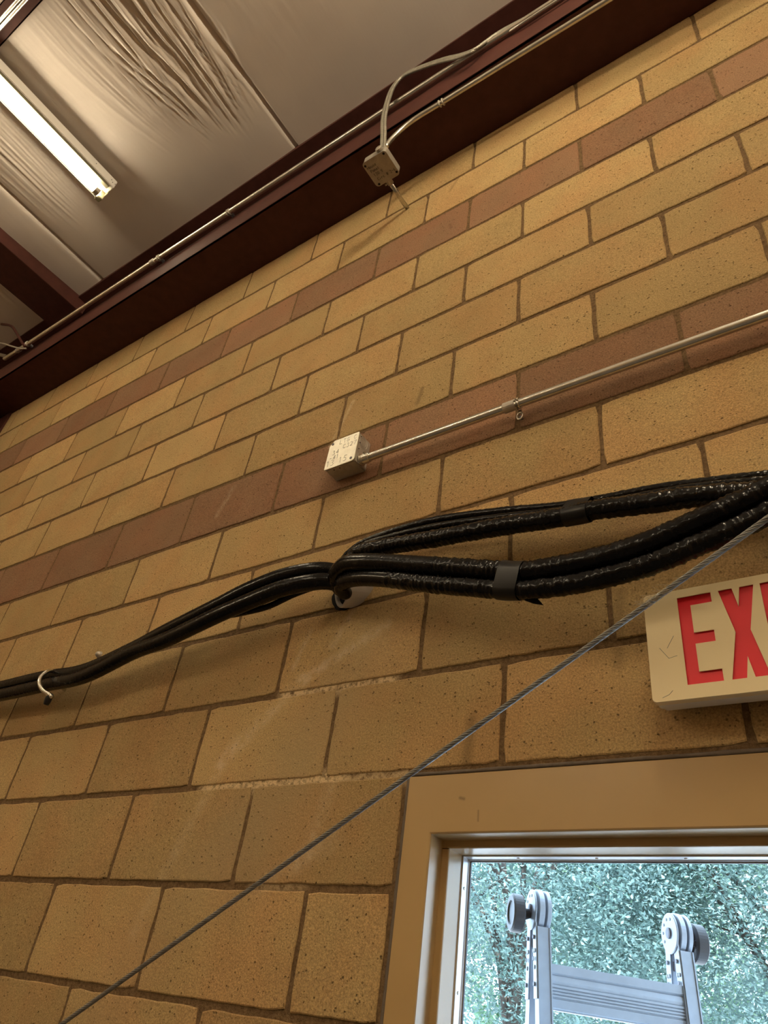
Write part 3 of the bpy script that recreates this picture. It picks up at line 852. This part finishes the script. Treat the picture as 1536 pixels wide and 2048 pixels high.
# ------------------------------------------------------------------ insulated hoses
def hose(label, pts, r, crinkle=.06, seam=True, seed=1, pitch=.0026, quiet=None):
    pts = [Vector(p) for p in pts]
    if pts[-1].x > .9: pts += [pts[-1] + Vector(d) for d in ((.25, 0, .02), (.75, 0, .03), (2.1, 0, .0))]
    if pts[0].x < -1.2: pts = [Vector((-4.9, pts[0].y, pts[0].z - .02)), Vector((-2.8, pts[0].y, pts[0].z - .03))] + pts
    path = catmull(pts, pitch)
    rnd = random.Random(seed)
    jit = [rnd.uniform(-1, 1) for _ in range(len(path) + 4)]
    bm = bmesh.new()
    def rad(i, a, s):
        c = crinkle
        if quiet and quiet(path[i]): c *= .15
        v = 1 + c * 1.5 * noise.noise(Vector((math.cos(a) * 1.1 + seed * 3, math.sin(a) * 1.1, s * 175)))
        v += c * .5 * jit[i] * (.5 + .5 * noise.noise(Vector((math.cos(a), math.sin(a), s * 30 + seed))))
        v += .02 * noise.noise(Vector((seed, 0, s * 8)))
        if seam and abs(a - 1.0) < .2: v += .09
        return v
    tube(bm, path, r, 26, rad)
    return tag(obj('insulated_hose', bm, M_black, smooth=True), label, 'hose', 'black insulated hoses along the wall')
hose('black hose, topmost of the bundle on the left side, sagging to the hook',
     [(-1.7430, -0.0450, 0.3742), (-1.4650, -0.0500, 0.3700), (-1.1896, -0.0550, 0.3672), (-0.9633, -0.0600, 0.3542), (-0.7379, -0.0700, 0.3828), (-0.5958, -0.0800, 0.4074), (-0.4006, -0.0900, 0.4401), (-0.2847, -0.0920, 0.4648), (-0.1751, -0.0900, 0.4789), (-0.0643, -0.0800, 0.4768), (-0.0083, -0.0500, 0.4680), (SCX, -.010, SCZ + .02)], .0185, .012, seed=2)
hose('black hose lying just below the topmost one in the left bundle',
     [(-1.6865, -0.0550, 0.3335), (-1.4147, -0.0600, 0.3294), (-1.1456, -0.0650, 0.3268), (-0.9309, -0.0700, 0.3244), (-0.7113, -0.0820, 0.3603), (-0.5669, -0.0900, 0.3700), (-0.3749, -0.1000, 0.4000), (-0.2616, -0.1000, 0.4187), (-0.1550, -0.0980, 0.4336), (-0.0507, -0.0850, 0.4367), (-0.0134, -0.0550, 0.4383), (SCX - .01, -.010, SCZ + .005)], .0200, .012, seed=3)
hose('thinnest black hose hanging loose under the left bundle before the sleeve',
     [(-0.5995, -0.0700, 0.3779), (-0.4181, -0.0700, 0.4183), (-0.3444, -0.0680, 0.4151), (-0.2351, -0.0660, 0.4158), (-0.1449, -0.0660, 0.4336), (-0.0723, -0.0600, 0.4434), (-0.0332, -0.0400, 0.4416), (SCX, -.006, SCZ - .005)], .0078, .03, seam=False, seed=4)
hose('thick crinkled black hose in the upper bundle right of the sleeve',
     [(SCX, -.004, SCZ + .02), (-0.0123, -0.0450, 0.4690), (0.0286, -0.0600, 0.5098), (0.1103, -0.0660, 0.5028), (0.2499, -0.0680, 0.4864), (0.4151, -0.0700, 0.4692), (0.5395, -0.0720, 0.4519), (0.6095, -0.0740, 0.4470), (0.7224, -0.0760, 0.4272), (0.8008, -0.0780, 0.4148), (0.9117, -0.0750, 0.3896), (0.9825, -0.0700, 0.3693)], .0190, .075, seed=5)
hose('thin black hose along the very top of the upper right bundle',
     [(SCX + .005, -.004, SCZ + .025), (-0.0415, -0.0300, 0.5170), (0.0028, -0.0360, 0.5523), (0.0828, -0.0400, 0.5618), (0.2247, -0.0400, 0.5625), (0.3981, -0.0420, 0.5330), (0.5281, -0.0450, 0.5030), (0.6001, -0.0460, 0.4918), (0.7171, -0.0460, 0.4812), (0.8058, -0.0460, 0.4674), (0.9152, -0.0500, 0.4427), (0.9897, -0.0500, 0.4224)], .0105, .06, seam=False, seed=6)
hose('thin black hose squeezed between the thick one and the top one, upper bundle',
     [(SCX + .002, -.004, SCZ + .022), (-0.0213, -0.0400, 0.4943), (0.0255, -0.0480, 0.5356), (0.0948, -0.0520, 0.5389), (0.2366, -0.0540, 0.5311), (0.4065, -0.0560, 0.5047), (0.5336, -0.0580, 0.4795), (0.6048, -0.0600, 0.4692), (0.7197, -0.0600, 0.4582), (0.8072, -0.0600, 0.4472), (0.9143, -0.0600, 0.4245), (0.9875, -0.0600, 0.4028)], .0095, .06, seam=False, seed=7)
d1 = [(SCX - .010, -.006, SCZ - .002), (-0.0156, -0.0500, 0.4305), (-0.0045, -0.0850, 0.4410), (0.0418, -0.1100, 0.4451), (0.1019, -0.1200, 0.4306), (0.1636, -0.1220, 0.4124), (0.2974, -0.1250, 0.3682), (0.4496, -0.1250, 0.3190), (0.4991, -0.1270, 0.3035), (0.5608, -0.1280, 0.2974), (0.6350, -0.1300, 0.2941), (0.7219, -0.1320, 0.3005), (0.8055, -0.1350, 0.3188), (0.8826, -0.1350, 0.3377), (0.9176, -0.1350, 0.3490), (0.9938, -0.1300, 0.3758)]
d2 = [(SCX + .004, -.006, SCZ - .012), (-0.0005, -0.0500, 0.4162), (0.0161, -0.0800, 0.4172), (0.0709, -0.1000, 0.4063), (0.1624, -0.1120, 0.3777), (0.2987, -0.1200, 0.3280), (0.4496, -0.1220, 0.2813), (0.4978, -0.1230, 0.2688), (0.5588, -0.1240, 0.2607), (0.6319, -0.1260, 0.2568), (0.7174, -0.1280, 0.2615), (0.7993, -0.1300, 0.2776), (0.8753, -0.1300, 0.2973), (0.9100, -0.1300, 0.3099), (0.9855, -0.1300, 0.3344)]
calm = lambda p: p.x < .30
hose('upper of the two fat black hoses looping out of the sleeve to the right', d1, .0192, .075, seed=8, quiet=calm)
hose('lower of the two fat black hoses looping out of the sleeve, above the sign', d2, .0178, .085, seed=9, quiet=lambda p: p.x < .18)
# tape bands
def tape(label, a, b, ra, rb, tail=None, pitch=.004):
    """band wrapped round two parallel hoses: an oval sleeve along a list of centre pairs"""
    t = thing('tape_band', label, 'tape')
    bm = bmesh.new(); rings = []
    for (pa, pb) in zip(a, b):
        pa = Vector(pa); pb = Vector(pb)
        T = (Vector(a[-1]) - Vector(a[0])).normalized()
        ax1 = (pb - pa); ax1 = (ax1 - T * ax1.dot(T)); L = ax1.length; ax1.normalize(); ax2 = T.cross(ax1)
        cc = (pa + pb) / 2; ring = []
        for k in range(36):
            an = 2 * PI * k / 36
            cx_, sx_ = math.cos(an), math.sin(an)
            rr = rb if cx_ > 0 else ra
            ring.append(bm.verts.new(cc + ax1 * (cx_ * rr + (L / 2 if cx_ > 0 else -L / 2)) + ax2 * (sx_ * rr)))
        rings.append(ring)
    for i in range(len(rings) - 1):
        for k in range(36): bm.faces.new((rings[i][k], rings[i][(k + 1) % 36], rings[i + 1][(k + 1) % 36], rings[i + 1][k]))
    obj('band', bm, M_tape, t, smooth=True)
    if tail:
        bm = bmesh.new()
        fr_ = [bm.verts.new(p) for p in tail]; bk = [bm.verts.new((p[0], p[1] + .0012, p[2])) for p in tail]
        bm.faces.new(fr_); bm.faces.new(list(reversed(bk)))
        for k in range(len(fr_)):
            j = (k + 1) % len(fr_); bm.faces.new((fr_[j], fr_[k], bk[k], bk[j]))
        obj('loose_tail', bm, M_tape, t)
tape('black tape band with a loose pointed tail round the two fat hoses',
     [(0.4516, -0.1250, 0.3196), (0.4666, -0.1255, 0.3134), (0.4824, -0.1260, 0.3087), (0.4980, -0.1270, 0.3049)], [(0.4517, -0.1220, 0.2808), (0.4664, -0.1225, 0.2756), (0.4818, -0.1228, 0.2720), (0.4968, -0.1230, 0.2690)], .0212, .0198,
     [(0.4837, -0.1180, 0.2600), (0.4996, -0.1160, 0.2577), (0.5133, -0.1120, 0.2569), (0.5201, -0.1100, 0.2524), (0.5298, -0.1080, 0.2391), (0.5115, -0.1120, 0.2439), (0.4972, -0.1150, 0.2515)])
tape('black tape band round the slimmer upper hose bundle',
     [(0.5617, -0.0730, 0.4493), (0.5770, -0.0730, 0.4482), (0.5945, -0.0740, 0.4457), (0.6114, -0.0740, 0.4452)], [(0.5568, -0.0600, 0.4846), (0.5724, -0.0600, 0.4833), (0.5899, -0.0600, 0.4802), (0.6072, -0.0600, 0.4783)], .0206, .0120)

# hook at the left
t = thing('hose_hook', 'bright metal hook with a black tip holding the hoses at far left', 'hook')
hp = [(-1.14, .01, .335), (-1.135, -.03, .350), (-1.125, -.050, .368), (-1.1217, -0.0750, 0.3673), (-1.1120, -0.0950, 0.3536), (-1.1069, -0.1080, 0.3291), (-1.0945, -0.1080, 0.3049), (-1.0709, -0.1020, 0.2853), (-1.0466, -0.0940, 0.2746), (-1.0275, -0.0900, 0.2645)]
bm = bmesh.new(); tube(bm, catmull(hp, .006), .0058, 12)
obj('rod', bm, M_galv, t, smooth=True)
bm = bmesh.new(); tube(bm, catmull([(-1.0339, -0.0900, 0.2700), (-1.0458, -0.0880, 0.2645), (-1.0547, -0.0840, 0.2470)], .004), .0098, 14, lambda i, a, s: .75 + .3 * math.sin(min(1, s / .035) * PI))
obj('rubber_tip', bm, M_rubber, t, smooth=True)
bm = bmesh.new(); lathe(bm, (-1.02, .0, .440), (0, -1, 0), [(0, .012), (.008, .010), (.014, .006), (.016, .003)], 12)
tag(obj('wall_anchor', bm, M_dullgalv), 'small grey anchor stub on the wall just above the left hoses', 'anchor')

# ------------------------------------------------------------------ exit sign
t = thing('exit_sign', 'cream EXIT sign with red letters mounted above the window', 'exit sign')
sx0, sx1, sz0, sz1, yf = .6895, 1.0005, .0575, .2485, -.060
cu = bpy.data.curves.new('face', 'CURVE'); cu.dimensions = '2D'; cu.fill_mode = 'BOTH'; cu.extrude = .0008
def spl(pts):
    s = cu.splines.new('POLY'); s.points.add(len(pts) - 1)
    for q, p in zip(s.points, pts): q.co = (p[0], p[1], 0, 1)
    s.use_cyclic_u = True
def rrect(x0, x1, z0, z1, r, n=5):
    o_ = []
    for cx_, cz_, a0 in ((x0 + r, z0 + r, PI), (x1 - r, z0 + r, 1.5 * PI), (x1 - r, z1 - r, 0), (x0 + r, z1 - r, .5 * PI)):
        for i in range(n + 1):
            a = a0 + .5 * PI * i / n; o_.append((cx_ + r * math.cos(a), cz_ + r * math.sin(a)))
    return o_
spl(rrect(sx0 + .0005, sx1 - .0005, sz0 + .0005, sz1 - .0005, .007))
b0, tp = .0802, .2330                   # letter bottom and top
mid = (b0 + tp) / 2; sw = .0195
e0 = .7445
def E_(x, w): return [(x, b0), (x + w, b0), (x + w, b0 + sw), (x + sw, b0 + sw), (x + sw, mid - .0100), (x + w - .003, mid - .0100), (x + w - .003, mid + .0095), (x + sw, mid + .0095), (x + sw, tp - sw + .002), (x + w, tp - sw + .002), (x + w, tp), (x, tp)]
def X_(x, w):
    c = x + w / 2; s = .0205
    return [(x, b0), (x + s, b0), (c, b0 + .052 - .018), (x + w - s, b0), (x + w, b0), (c + .0108, mid), (x + w, tp), (x + w - s, tp), (c, tp - .034), (x + s, tp), (x, tp), (c - .0108, mid)]
def I_(x): return [(x, b0), (x + sw, b0), (x + sw, tp), (x, tp)]
def T_(x, w): c = x + w / 2; return [(c - sw / 2, b0), (c + sw / 2, b0), (c + sw / 2, tp - sw), (x + w, tp - sw), (x + w, tp), (x, tp), (x, tp - sw), (c - sw / 2, tp - sw)]
LET = [E_(e0, .0525), X_(.8085, .0525), I_(.8700), T_(.9000, .050)]
for L in LET: spl(L)
tmp = bpy.data.objects.new('tmp', cu); C.objects.link(tmp); bpy.context.view_layer.update()
me = bpy.data.meshes.new_from_object(tmp.evaluated_get(bpy.context.evaluated_depsgraph_get()))
bpy.data.objects.remove(tmp, do_unlink=True)
me.materials.clear(); me.materials.append(M_cream)
me.transform(Matrix(((1, 0, 0, 0), (0, 0, -1, yf + .0008), (0, 1, 0, 0), (0, 0, 0, 1))))
fo = bpy.data.objects.new('face', me); C.objects.link(fo); fo.parent = t
for L, ch in zip(LET, 'EXIT'):
    bm = bmesh.new()
    xs = [p[0] for p in L]; zs = [p[1] for p in L]
    box(bm, min(xs) - .002, max(xs) + .002, yf + .0036, yf + .0042, min(zs) - .002, max(zs) + .002)
    o = obj('letter', bm, M_red, t); o['label'] = 'red letter ' + ch
def ringed(pr, name, mat):
    bm = bmesh.new(); rings = []
    for ins, y, r in pr:
        rings.append([bm.verts.new((x, y, z)) for x, z in rrect(sx0 + ins, sx1 - ins, sz0 + ins, sz1 - ins, r)])
    n = len(rings[0])
    for i in range(len(rings) - 1):
        for k in range(n): bm.faces.new((rings[i][k], rings[i][(k + 1) % n], rings[i + 1][(k + 1) % n], rings[i + 1][k]))
    bm.faces.new(rings[-1])
    bmesh.ops.recalc_face_normals(bm, faces=bm.faces)
    return obj(name, bm, mat, t)
ringed([(.0022, yf + .0005, .006), (.0005, yf + .0012, .007), (0, yf + .0030, .007), (0, yf + .0130, .007), (.002, yf + .0140, .006), (.002, yf + .0142, .005)], 'rim', M_cream)
ringed([(.0015, yf + .0140, .006), (.0015, yf + .0300, .006), (.0045, yf + .0320, .006), (.0045, yf + .0450, .006), (.009, yf + .0455, .006)], 'housing', M_white)
bm = bmesh.new(); box(bm, .79, .90, -.016, .0, .10, .21, .002)
obj('wall_canopy', bm, M_white, t)
bm = bmesh.new()
for pts in ([(.7085, .148), (.7215, .128), (.7345, .131)], [(.7205, .146), (.7325, .166)], [(.7055, .0640), (.716, .0680), (.722, .074)]):
    tube(bm, [Vector((p[0], yf - .0001, p[1])) for p in pts], .00035, 4)
obj('scratch', bm, M_pencil, t)

# ------------------------------------------------------------------ wire rope crossing in front
a_ = Vector((-0.4369, -0.1850, -0.5188)); b_ = Vector((0.9682, -0.3600, 0.1598))
_d = (b_ - a_).normalized(); a_ = a_ - _d * .45; b_ = b_ + _d * .9
L = (b_ - a_).length; T = (b_ - a_).normalized()
N1 = Vector((0, 0, 1)); N1 = (N1 - T * N1.dot(T)).normalized(); N2 = T.cross(N1)
t = thing('wire_rope', 'twisted steel wire rope stretched diagonally in front of the wall', 'wire rope')
bm = bmesh.new()
R_ = .00245
for s in range(6):
    path = []
    n = int(L / .0022)
    for i in range(n + 1):
        d = L * i / n; an = 2 * PI * (d / .046) + s * PI / 3
        path.append(a_ + T * d + (N1 * math.cos(an) + N2 * math.sin(an)) * R_)
    tube(bm, path, .00142, 6)
cyl(bm, a_, b_, .0016, 8)
obj('strands', bm, M_strand, t, smooth=True)
bm = bmesh.new()
fp = Vector((0.7763, -0.3235, 0.0767))
k_ = (fp - a_).dot(T)
rnd = random.Random(4)
for i in range(26):
    base = a_ + T * (k_ + rnd.uniform(-.012, .050)) + N1 * .0036
    d = (-T * rnd.uniform(.2, 1) + N1 * rnd.uniform(.0, .8) + N2 * rnd.uniform(-.3, .3)).normalized()
    q = base + d * rnd.uniform(.006, .018)
    tube(bm, [base - d * .004, (base + q) / 2 + N1 * .001, q], .00022, 4)
for i in range(5):
    path = [a_ + T * (k_ - .006 + .035 * j / 20) + (N1 * math.cos(j * .8 + i) + N2 * math.sin(j * .8 + i)) * .0041 for j in range(21)]
    tube(bm, path, .0004, 4)
obj('frayed_wrap', bm, M_fray, t)

# ------------------------------------------------------------------ cables by the left end of the channel
def cable(label, pts, r, mat):
    bm = bmesh.new(); tube(bm, catmull(pts, .01), r, 8)
    tag(obj('loose_cable', bm, mat, smooth=True), label, 'cable', 'loose cables at the far left')
cable('dark loose cable arching down to the bent conduit at the far left', [(-3.9781, -0.3000, 3.5551), (-3.3376, -0.3000, 3.1234), (-3.0439, -0.3000, 2.9271), (-2.8463, -0.2900, 2.7444), (-2.7245, -0.2700, 2.6175), (-2.6823, -0.2550, 2.5738)], .008, M_primer)
cable('thin grey loose cable curving below the dark one at the far left', [(-3.5457, -0.3000, 3.0664), (-3.0316, -0.3000, 2.7549), (-2.8066, -0.2900, 2.6111), (-2.6885, -0.2700, 2.5438), (-2.6363, -0.2560, 2.5294)], .005, M_dullgalv)

# ------------------------------------------------------------------ conduit along the purlin (upper left)
bm = bmesh.new(); cyl(bm, (-4.9, -1.318, 3.047), (3.0, -1.318, 3.047), .0085, 16)
tag(obj('purlin_conduit', bm, M_galv, smooth=True), 'bright conduit under the corner purlin, the one of the two nearer the light', 'conduit')
bm = bmesh.new(); cyl(bm, (-4.9, -1.337, 3.049), (3.0, -1.337, 3.049), .0085, 16)
tag(obj('purlin_conduit', bm, M_galv, smooth=True), 'bright conduit under the corner purlin, the one of the two nearer the picture corner', 'conduit')

# ------------------------------------------------------------------ ladder outside the glass
lad = thing('folding_ladder', 'aluminium folding ladder with round hinges standing outside the window', 'ladder')
LH = Vector((0.2437, 0.5000, -0.1413)); ph = math.radians(42)
U = Vector((math.cos(ph), math.sin(ph), 0)); NF = Vector((math.sin(ph), -math.cos(ph), 0)); Z = Vector((0, 0, 1))
LW = .312
def obox(bm, o, a, b, c):
    """box from corner o with edge vectors a,b,c"""
    vs = [bm.verts.new(o + a * i + b * j + c * k) for i in (0, 1) for j in (0, 1) for k in (0, 1)]
    for f in ((0, 1, 3, 2), (4, 6, 7, 5), (0, 4, 5, 1), (2, 3, 7, 6), (0, 2, 6, 4), (1, 5, 7, 3)):
        bm.faces.new([vs[i] for i in f])
    bmesh.ops.recalc_face_normals(bm, faces=bm.faces)
DEP = 1.9
for side in (0, 1):
    hc = LH + U * (LW * side)
    rail_w = .029
    for fb, sg in ((0, 1), (1, -1)):
        bm = bmesh.new()
        dirv = (-Z + NF * sg * .085).normalized()
        th = NF * .024
        start = hc + NF * (sg * .020) - Z * .034 - U * (rail_w / 2)
        # rail: box section leg
        obox(bm, start - th / 2, U * rail_w, th, dirv * DEP)
        # raised edges
        obox(bm, start - th / 2 - U * .0 + NF * (.024 if sg > 0 else -.002), U * .003, NF * .002, dirv * DEP)
        obox(bm, start - th / 2 + U * (rail_w - .003) + NF * (.024 if sg > 0 else -.002), U * .003, NF * .002, dirv * DEP)
        rl = obj('rail', bm, M_lad, lad)
        # riveted hinge plate on the outer/inner faces of the rail
        bm = bmesh.new()
        pl = start - th / 2 - U * .003
        obox(bm, pl + NF * .001 - dirv * .030, U * .003, NF * .022, dirv * .16)
        for q, (uu, vv) in enumerate([(.5, .02), (.3, .045), (.7, .045), (.5, .075), (.5, .105)]):
            p = pl + NF * (.022 * uu) + dirv * vv
            lathe(bm, p, -U, [(0, .0042), (.0015, .0040), (.0022, .0025)], 10)
        obj('hinge_plate', bm, M_lad, lad)
        bm = bmesh.new()
        for q, (uu, vv) in enumerate([(.5, .020), (.5, .060), (.5, .105)]):
            p = pl + NF * (.022 * uu) + dirv * vv - U * .0021
            lathe(bm, p, -U, [(0, .0044), (.0012, .0042)], 10)
        obj('rivet', bm, M_rivet, lad)
    # hinge discs: outer thin plates and thick core
    bm = bmesh.new()
    HR = .041
    for off, wd, rr in ((-.0205, .004, HR * .97), (-.0115, .013, HR), (.006, .010, HR * .98)):
        lathe(bm, hc + U * off, U, [(0, rr - .002), (.001, rr), (wd - .001, rr), (wd, rr - .002)], 40)
    hd = obj('hinge_disc', bm, M_lad, lad, smooth=False)
    bm = bmesh.new()
    for q in range(5):
        an = 1.2 + q * .62
        p = hc - U * .0206 + (NF * math.cos(an) + Z * math.sin(an)) * .028
        lathe(bm, p, -U, [(0, .0032), (.0006, .0030)], 10)
    lathe(bm, hc - U * .0206, -U, [(0, .011), (.003, .011), (.004, .007)], 18)
    obj('hinge_bolt', bm, M_rivet, lad)
    # spring plate between the legs
    bm = bmesh.new()
    obox(bm, hc - NF * .026 - U * .016 - Z * .075, NF * .005, U * .004, (Z * .045 - NF * .010))
    obox(bm, hc - NF * .010 - U * .012 - Z * .070, NF * .020, U * .004, Z * .018)
    obj('lock_lever', bm, M_rivet, lad)
    # bumper wheel outside each rail
    sgn = -1 if side == 0 else 1
    wc = hc + U * (sgn * (.052 if side == 0 else .030)) - Z * .012
    bm = bmesh.new()
    if side == 0:
        lathe(bm, wc - U * .013, U, [(.003, .001), (.003, .022), (0, .024), (0, .033), (.003, .0375), (.022, .0375), (.025, .034), (.025, .012)], 36)
    else:
        lathe(bm, wc - U * .004, U, [(.010, .001), (.010, .026), (.0, .028), (0, .034), (.003, .0385), (.024, .0385), (.027, .035), (.027, .01)], 36)
    wh = obj('wheel', bm, M_rubber, lad)
    bm = bmesh.new()
    if side == 0:
        cyl(bm, wc + U * .010, hc - U * .018 - Z * .008, .0135, 20, .008)
    else:
        cyl(bm, hc + U * .012 - Z * .008, wc + U * .010, .007, 16)
        for q in range(5):
            an = q * 2 * PI / 5 + .3
            p = wc + (NF * math.cos(an) + Z * math.sin(an)) * .018
            obox(bm, wc - U * .001 + U * .004, (p - wc) * 1.5, U * .003, Vector((0, 0, .002)))
    obj('wheel_hub', bm, M_rubber if side == 0 else M_rivet, wh)
# first rung: deep ribbed tread
P0 = LH + U * .0125 + NF * .022
rt = -.098
for kk in range(4):
    o0 = P0 + Z * (rt - .28 * kk) + NF * (.0085 + .0236 * kk)
    bm = bmesh.new()
    W_ = U * (LW - .030)
    prof = [(0, 0), (.004, -.0005), (.005, -.016), (.0015, -.019), (.003, -.021), (.0055, -.030), (.003, -.036), (.0055, -.037)]
    for q in range(4):
        prof += [(.0055, -.0380 - q * .0055), (.0058, -.0410 - q * .0055), (.0030, -.0415 - q * .0055), (.0030, -.0430 - q * .0055)]
    prof += [(.003, -.060), (.005, -.061), (.005, -.076), (.002, -.078), (.002, -.080), (-.02, -.080), (-.02, 0)]
    a = [bm.verts.new(o0 + NF * p[0] + Z * p[1]) for p in prof]
    b = [bm.verts.new(o0 + W_ + NF * p[0] + Z * p[1]) for p in prof]
    for q in range(len(prof)):
        j = (q + 1) % len(prof)
        bm.faces.new((a[q], a[j], b[j], b[q]))
    bm.faces.new(a); bm.faces.new(list(reversed(b)))
    bmesh.ops.recalc_face_normals(bm, faces=bm.faces)
    obj('rung', bm, M_lad, lad)

# ------------------------------------------------------------------ trees outside
def tree(label, base, height, crown_c, crown_r, n_leaf, leaf, mat, seed, branches=7, leaf_low=-2):
    rnd = random.Random(seed)
    t = thing('leafy_tree', label, 'tree', 'trees outside the window')
    base = Vector(base); cc = Vector(crown_c); cr = Vector(crown_r)
    bm = bmesh.new()
    top = Vector((cc.x + rnd.uniform(-.2, .2), cc.y, cc.z + cr.z * .5))
    mid_ = base.lerp(top, .5) + Vector((rnd.uniform(-.25, .25), 0, 0))
    p = catmull([base, base.lerp(mid_, .5) + Vector((.08, 0, 0)), mid_, top], .12)
    tube(bm, p, .13, 10, lambda i, a, s: max(.12, 1 - i / len(p)) * (1 + .1 * noise.noise(Vector((a, s * 3, seed)))))
    obj('trunk', bm, M_bark, t, smooth=True)
    tips = []
    for k in range(branches):
        f = rnd.uniform(.45, .95)
        st_ = p[int(f * (len(p) - 1))]
        d = Vector((rnd.uniform(-1, 1), rnd.uniform(-1, .6), rnd.uniform(.0, .9))).normalized()
        en = cc + Vector((d.x * cr.x, d.y * cr.y, d.z * cr.z)) * .8
        md = st_.lerp(en, .5) + Vector((0, 0, .25))
        q = catmull([st_, md, en], .1)
        bm = bmesh.new(); tube(bm, q, .045, 7, lambda i, a, s: max(.12, 1 - i / len(q)) )
        for z_ in range(5):
            i0_ = rnd.randrange(len(q) // 3, len(q)); e2 = q[i0_] + Vector((rnd.uniform(-.5, .5), rnd.uniform(-.5, .5), rnd.uniform(-.1, .5)))
            tube(bm, [q[i0_], q[i0_].lerp(e2, .5) + Vector((0, 0, .05)), e2], .010, 5)
        obj('branch', bm, M_bark, t, smooth=True)
    bm = bmesh.new()
    clusters = []
    nc = n_leaf // 26
    for k in range(nc):
        while True:
            d = Vector((rnd.uniform(-1, 1), rnd.uniform(-1, 1), rnd.uniform(-1, 1)))
            if d.length < 1: break
        q = cc + Vector((d.x * cr.x, d.y * cr.y, d.z * cr.z))
        if noise.noise(q * 1.1 + Vector((seed, 0, 0))) < -.15: continue
        clusters.append(q)
    for q in clusters:
        for j in range(26):
            c_ = q + Vector((rnd.gauss(0, .11), rnd.gauss(0, .11), rnd.gauss(0, .09)))
            a1 = Vector((rnd.gauss(0, 1), rnd.gauss(0, 1), rnd.gauss(-.2, .6))).normalized()
            a2 = a1.cross(Vector((rnd.gauss(0, .5), rnd.gauss(0, .5), 1))).normalized()
            s = leaf * rnd.uniform(.6, 1.25)
            nrm = a1.cross(a2)
            v0 = bm.verts.new(c_ - a1 * s * .5); v1 = bm.verts.new(c_ + a2 * s * .27 + nrm * s * .06); v2 = bm.verts.new(c_ + a1 * s * .5); v3 = bm.verts.new(c_ - a2 * s * .27 + nrm * s * .06)
            bm.faces.new((v0, v1, v2)); bm.faces.new((v0, v2, v3))
    obj('foliage', bm, mat, t)
tree('leafy tree with a pale forked trunk filling the left of the window', (-2.55, 5.6, -2.3), 5, (-2.5, 6.2, 1.0), (1.9, 1.3, 1.7), 110000, .046, M_leafA, 11, 9)
tree('leafy teal green tree behind the ladder top', (-.6, 6.6, -2.3), 5, (-.5, 7.0, 1.1), (1.9, 1.3, 1.8), 110000, .046, M_leafA, 23, 8)
tree('brighter green tree at the right side of the window', (1.5, 5.8, -2.3), 5, (1.3, 6.2, .7), (1.6, 1.2, 1.6), 70000, .046, M_leafB, 37, 7)
tree('tall tree standing farther back behind the leafy ones', (-3.0, 10.5, -2.3), 7, (-3.2, 11.0, 2.0), (3.8, 1.8, 2.7), 90000, .11, M_leafB, 41, 8)
# forked pale branch seen low at the left of the pane

# ------------------------------------------------------------------ every separate small piece its own part
def split_loose(o):
    me = o.data
    n = len(me.vertices); par = list(range(n))
    def find(a):
        while par[a] != a:
            par[a] = par[par[a]]; a = par[a]
        return a
    for e in me.edges:
        a, b = find(e.vertices[0]), find(e.vertices[1])
        if a != b: par[a] = b
    comps = {}
    for p in me.polygons:
        comps.setdefault(find(p.vertices[0]), []).append(p)
    if len(comps) < 2: return
    base = o.name.split('.')[0]
    for ps in list(comps.values())[1:]:
        ids = sorted({v for p in ps for v in p.vertices}); mp = {v: i for i, v in enumerate(ids)}
        m2 = bpy.data.meshes.new(base)
        m2.from_pydata([me.vertices[v].co[:] for v in ids], [], [[mp[v] for v in p.vertices] for p in ps])
        for mt in me.materials: m2.materials.append(mt)
        for p, q in zip(m2.polygons, ps): p.use_smooth = q.use_smooth
        c = bpy.data.objects.new(base, m2); C.objects.link(c); c.parent = o.parent
    ps = list(comps.values())[0]
    ids = sorted({v for p in ps for v in p.vertices}); mp = {v: i for i, v in enumerate(ids)}
    m2 = bpy.data.meshes.new(base)
    m2.from_pydata([me.vertices[v].co[:] for v in ids], [], [[mp[v] for v in p.vertices] for p in ps])
    for mt in me.materials: m2.materials.append(mt)
    for p, q in zip(m2.polygons, ps): p.use_smooth = q.use_smooth
    o.data = m2
for o in list(bpy.data.objects):
    if o.type == 'MESH' and o.name.split('.')[0] in ('tube_cap', 'knockout', 'hanger_rod', 'side_hole', 'rivet', 'hinge_disc', 'knockout_ring', 'bolt', 'ring', 'band',
                                                     'reflector_tray', 'caulk_bead', 'hinge_bolt', 'lamp_holder', 'connector', 'lock_lever', 'scratch', 'ear'):
        split_loose(o)
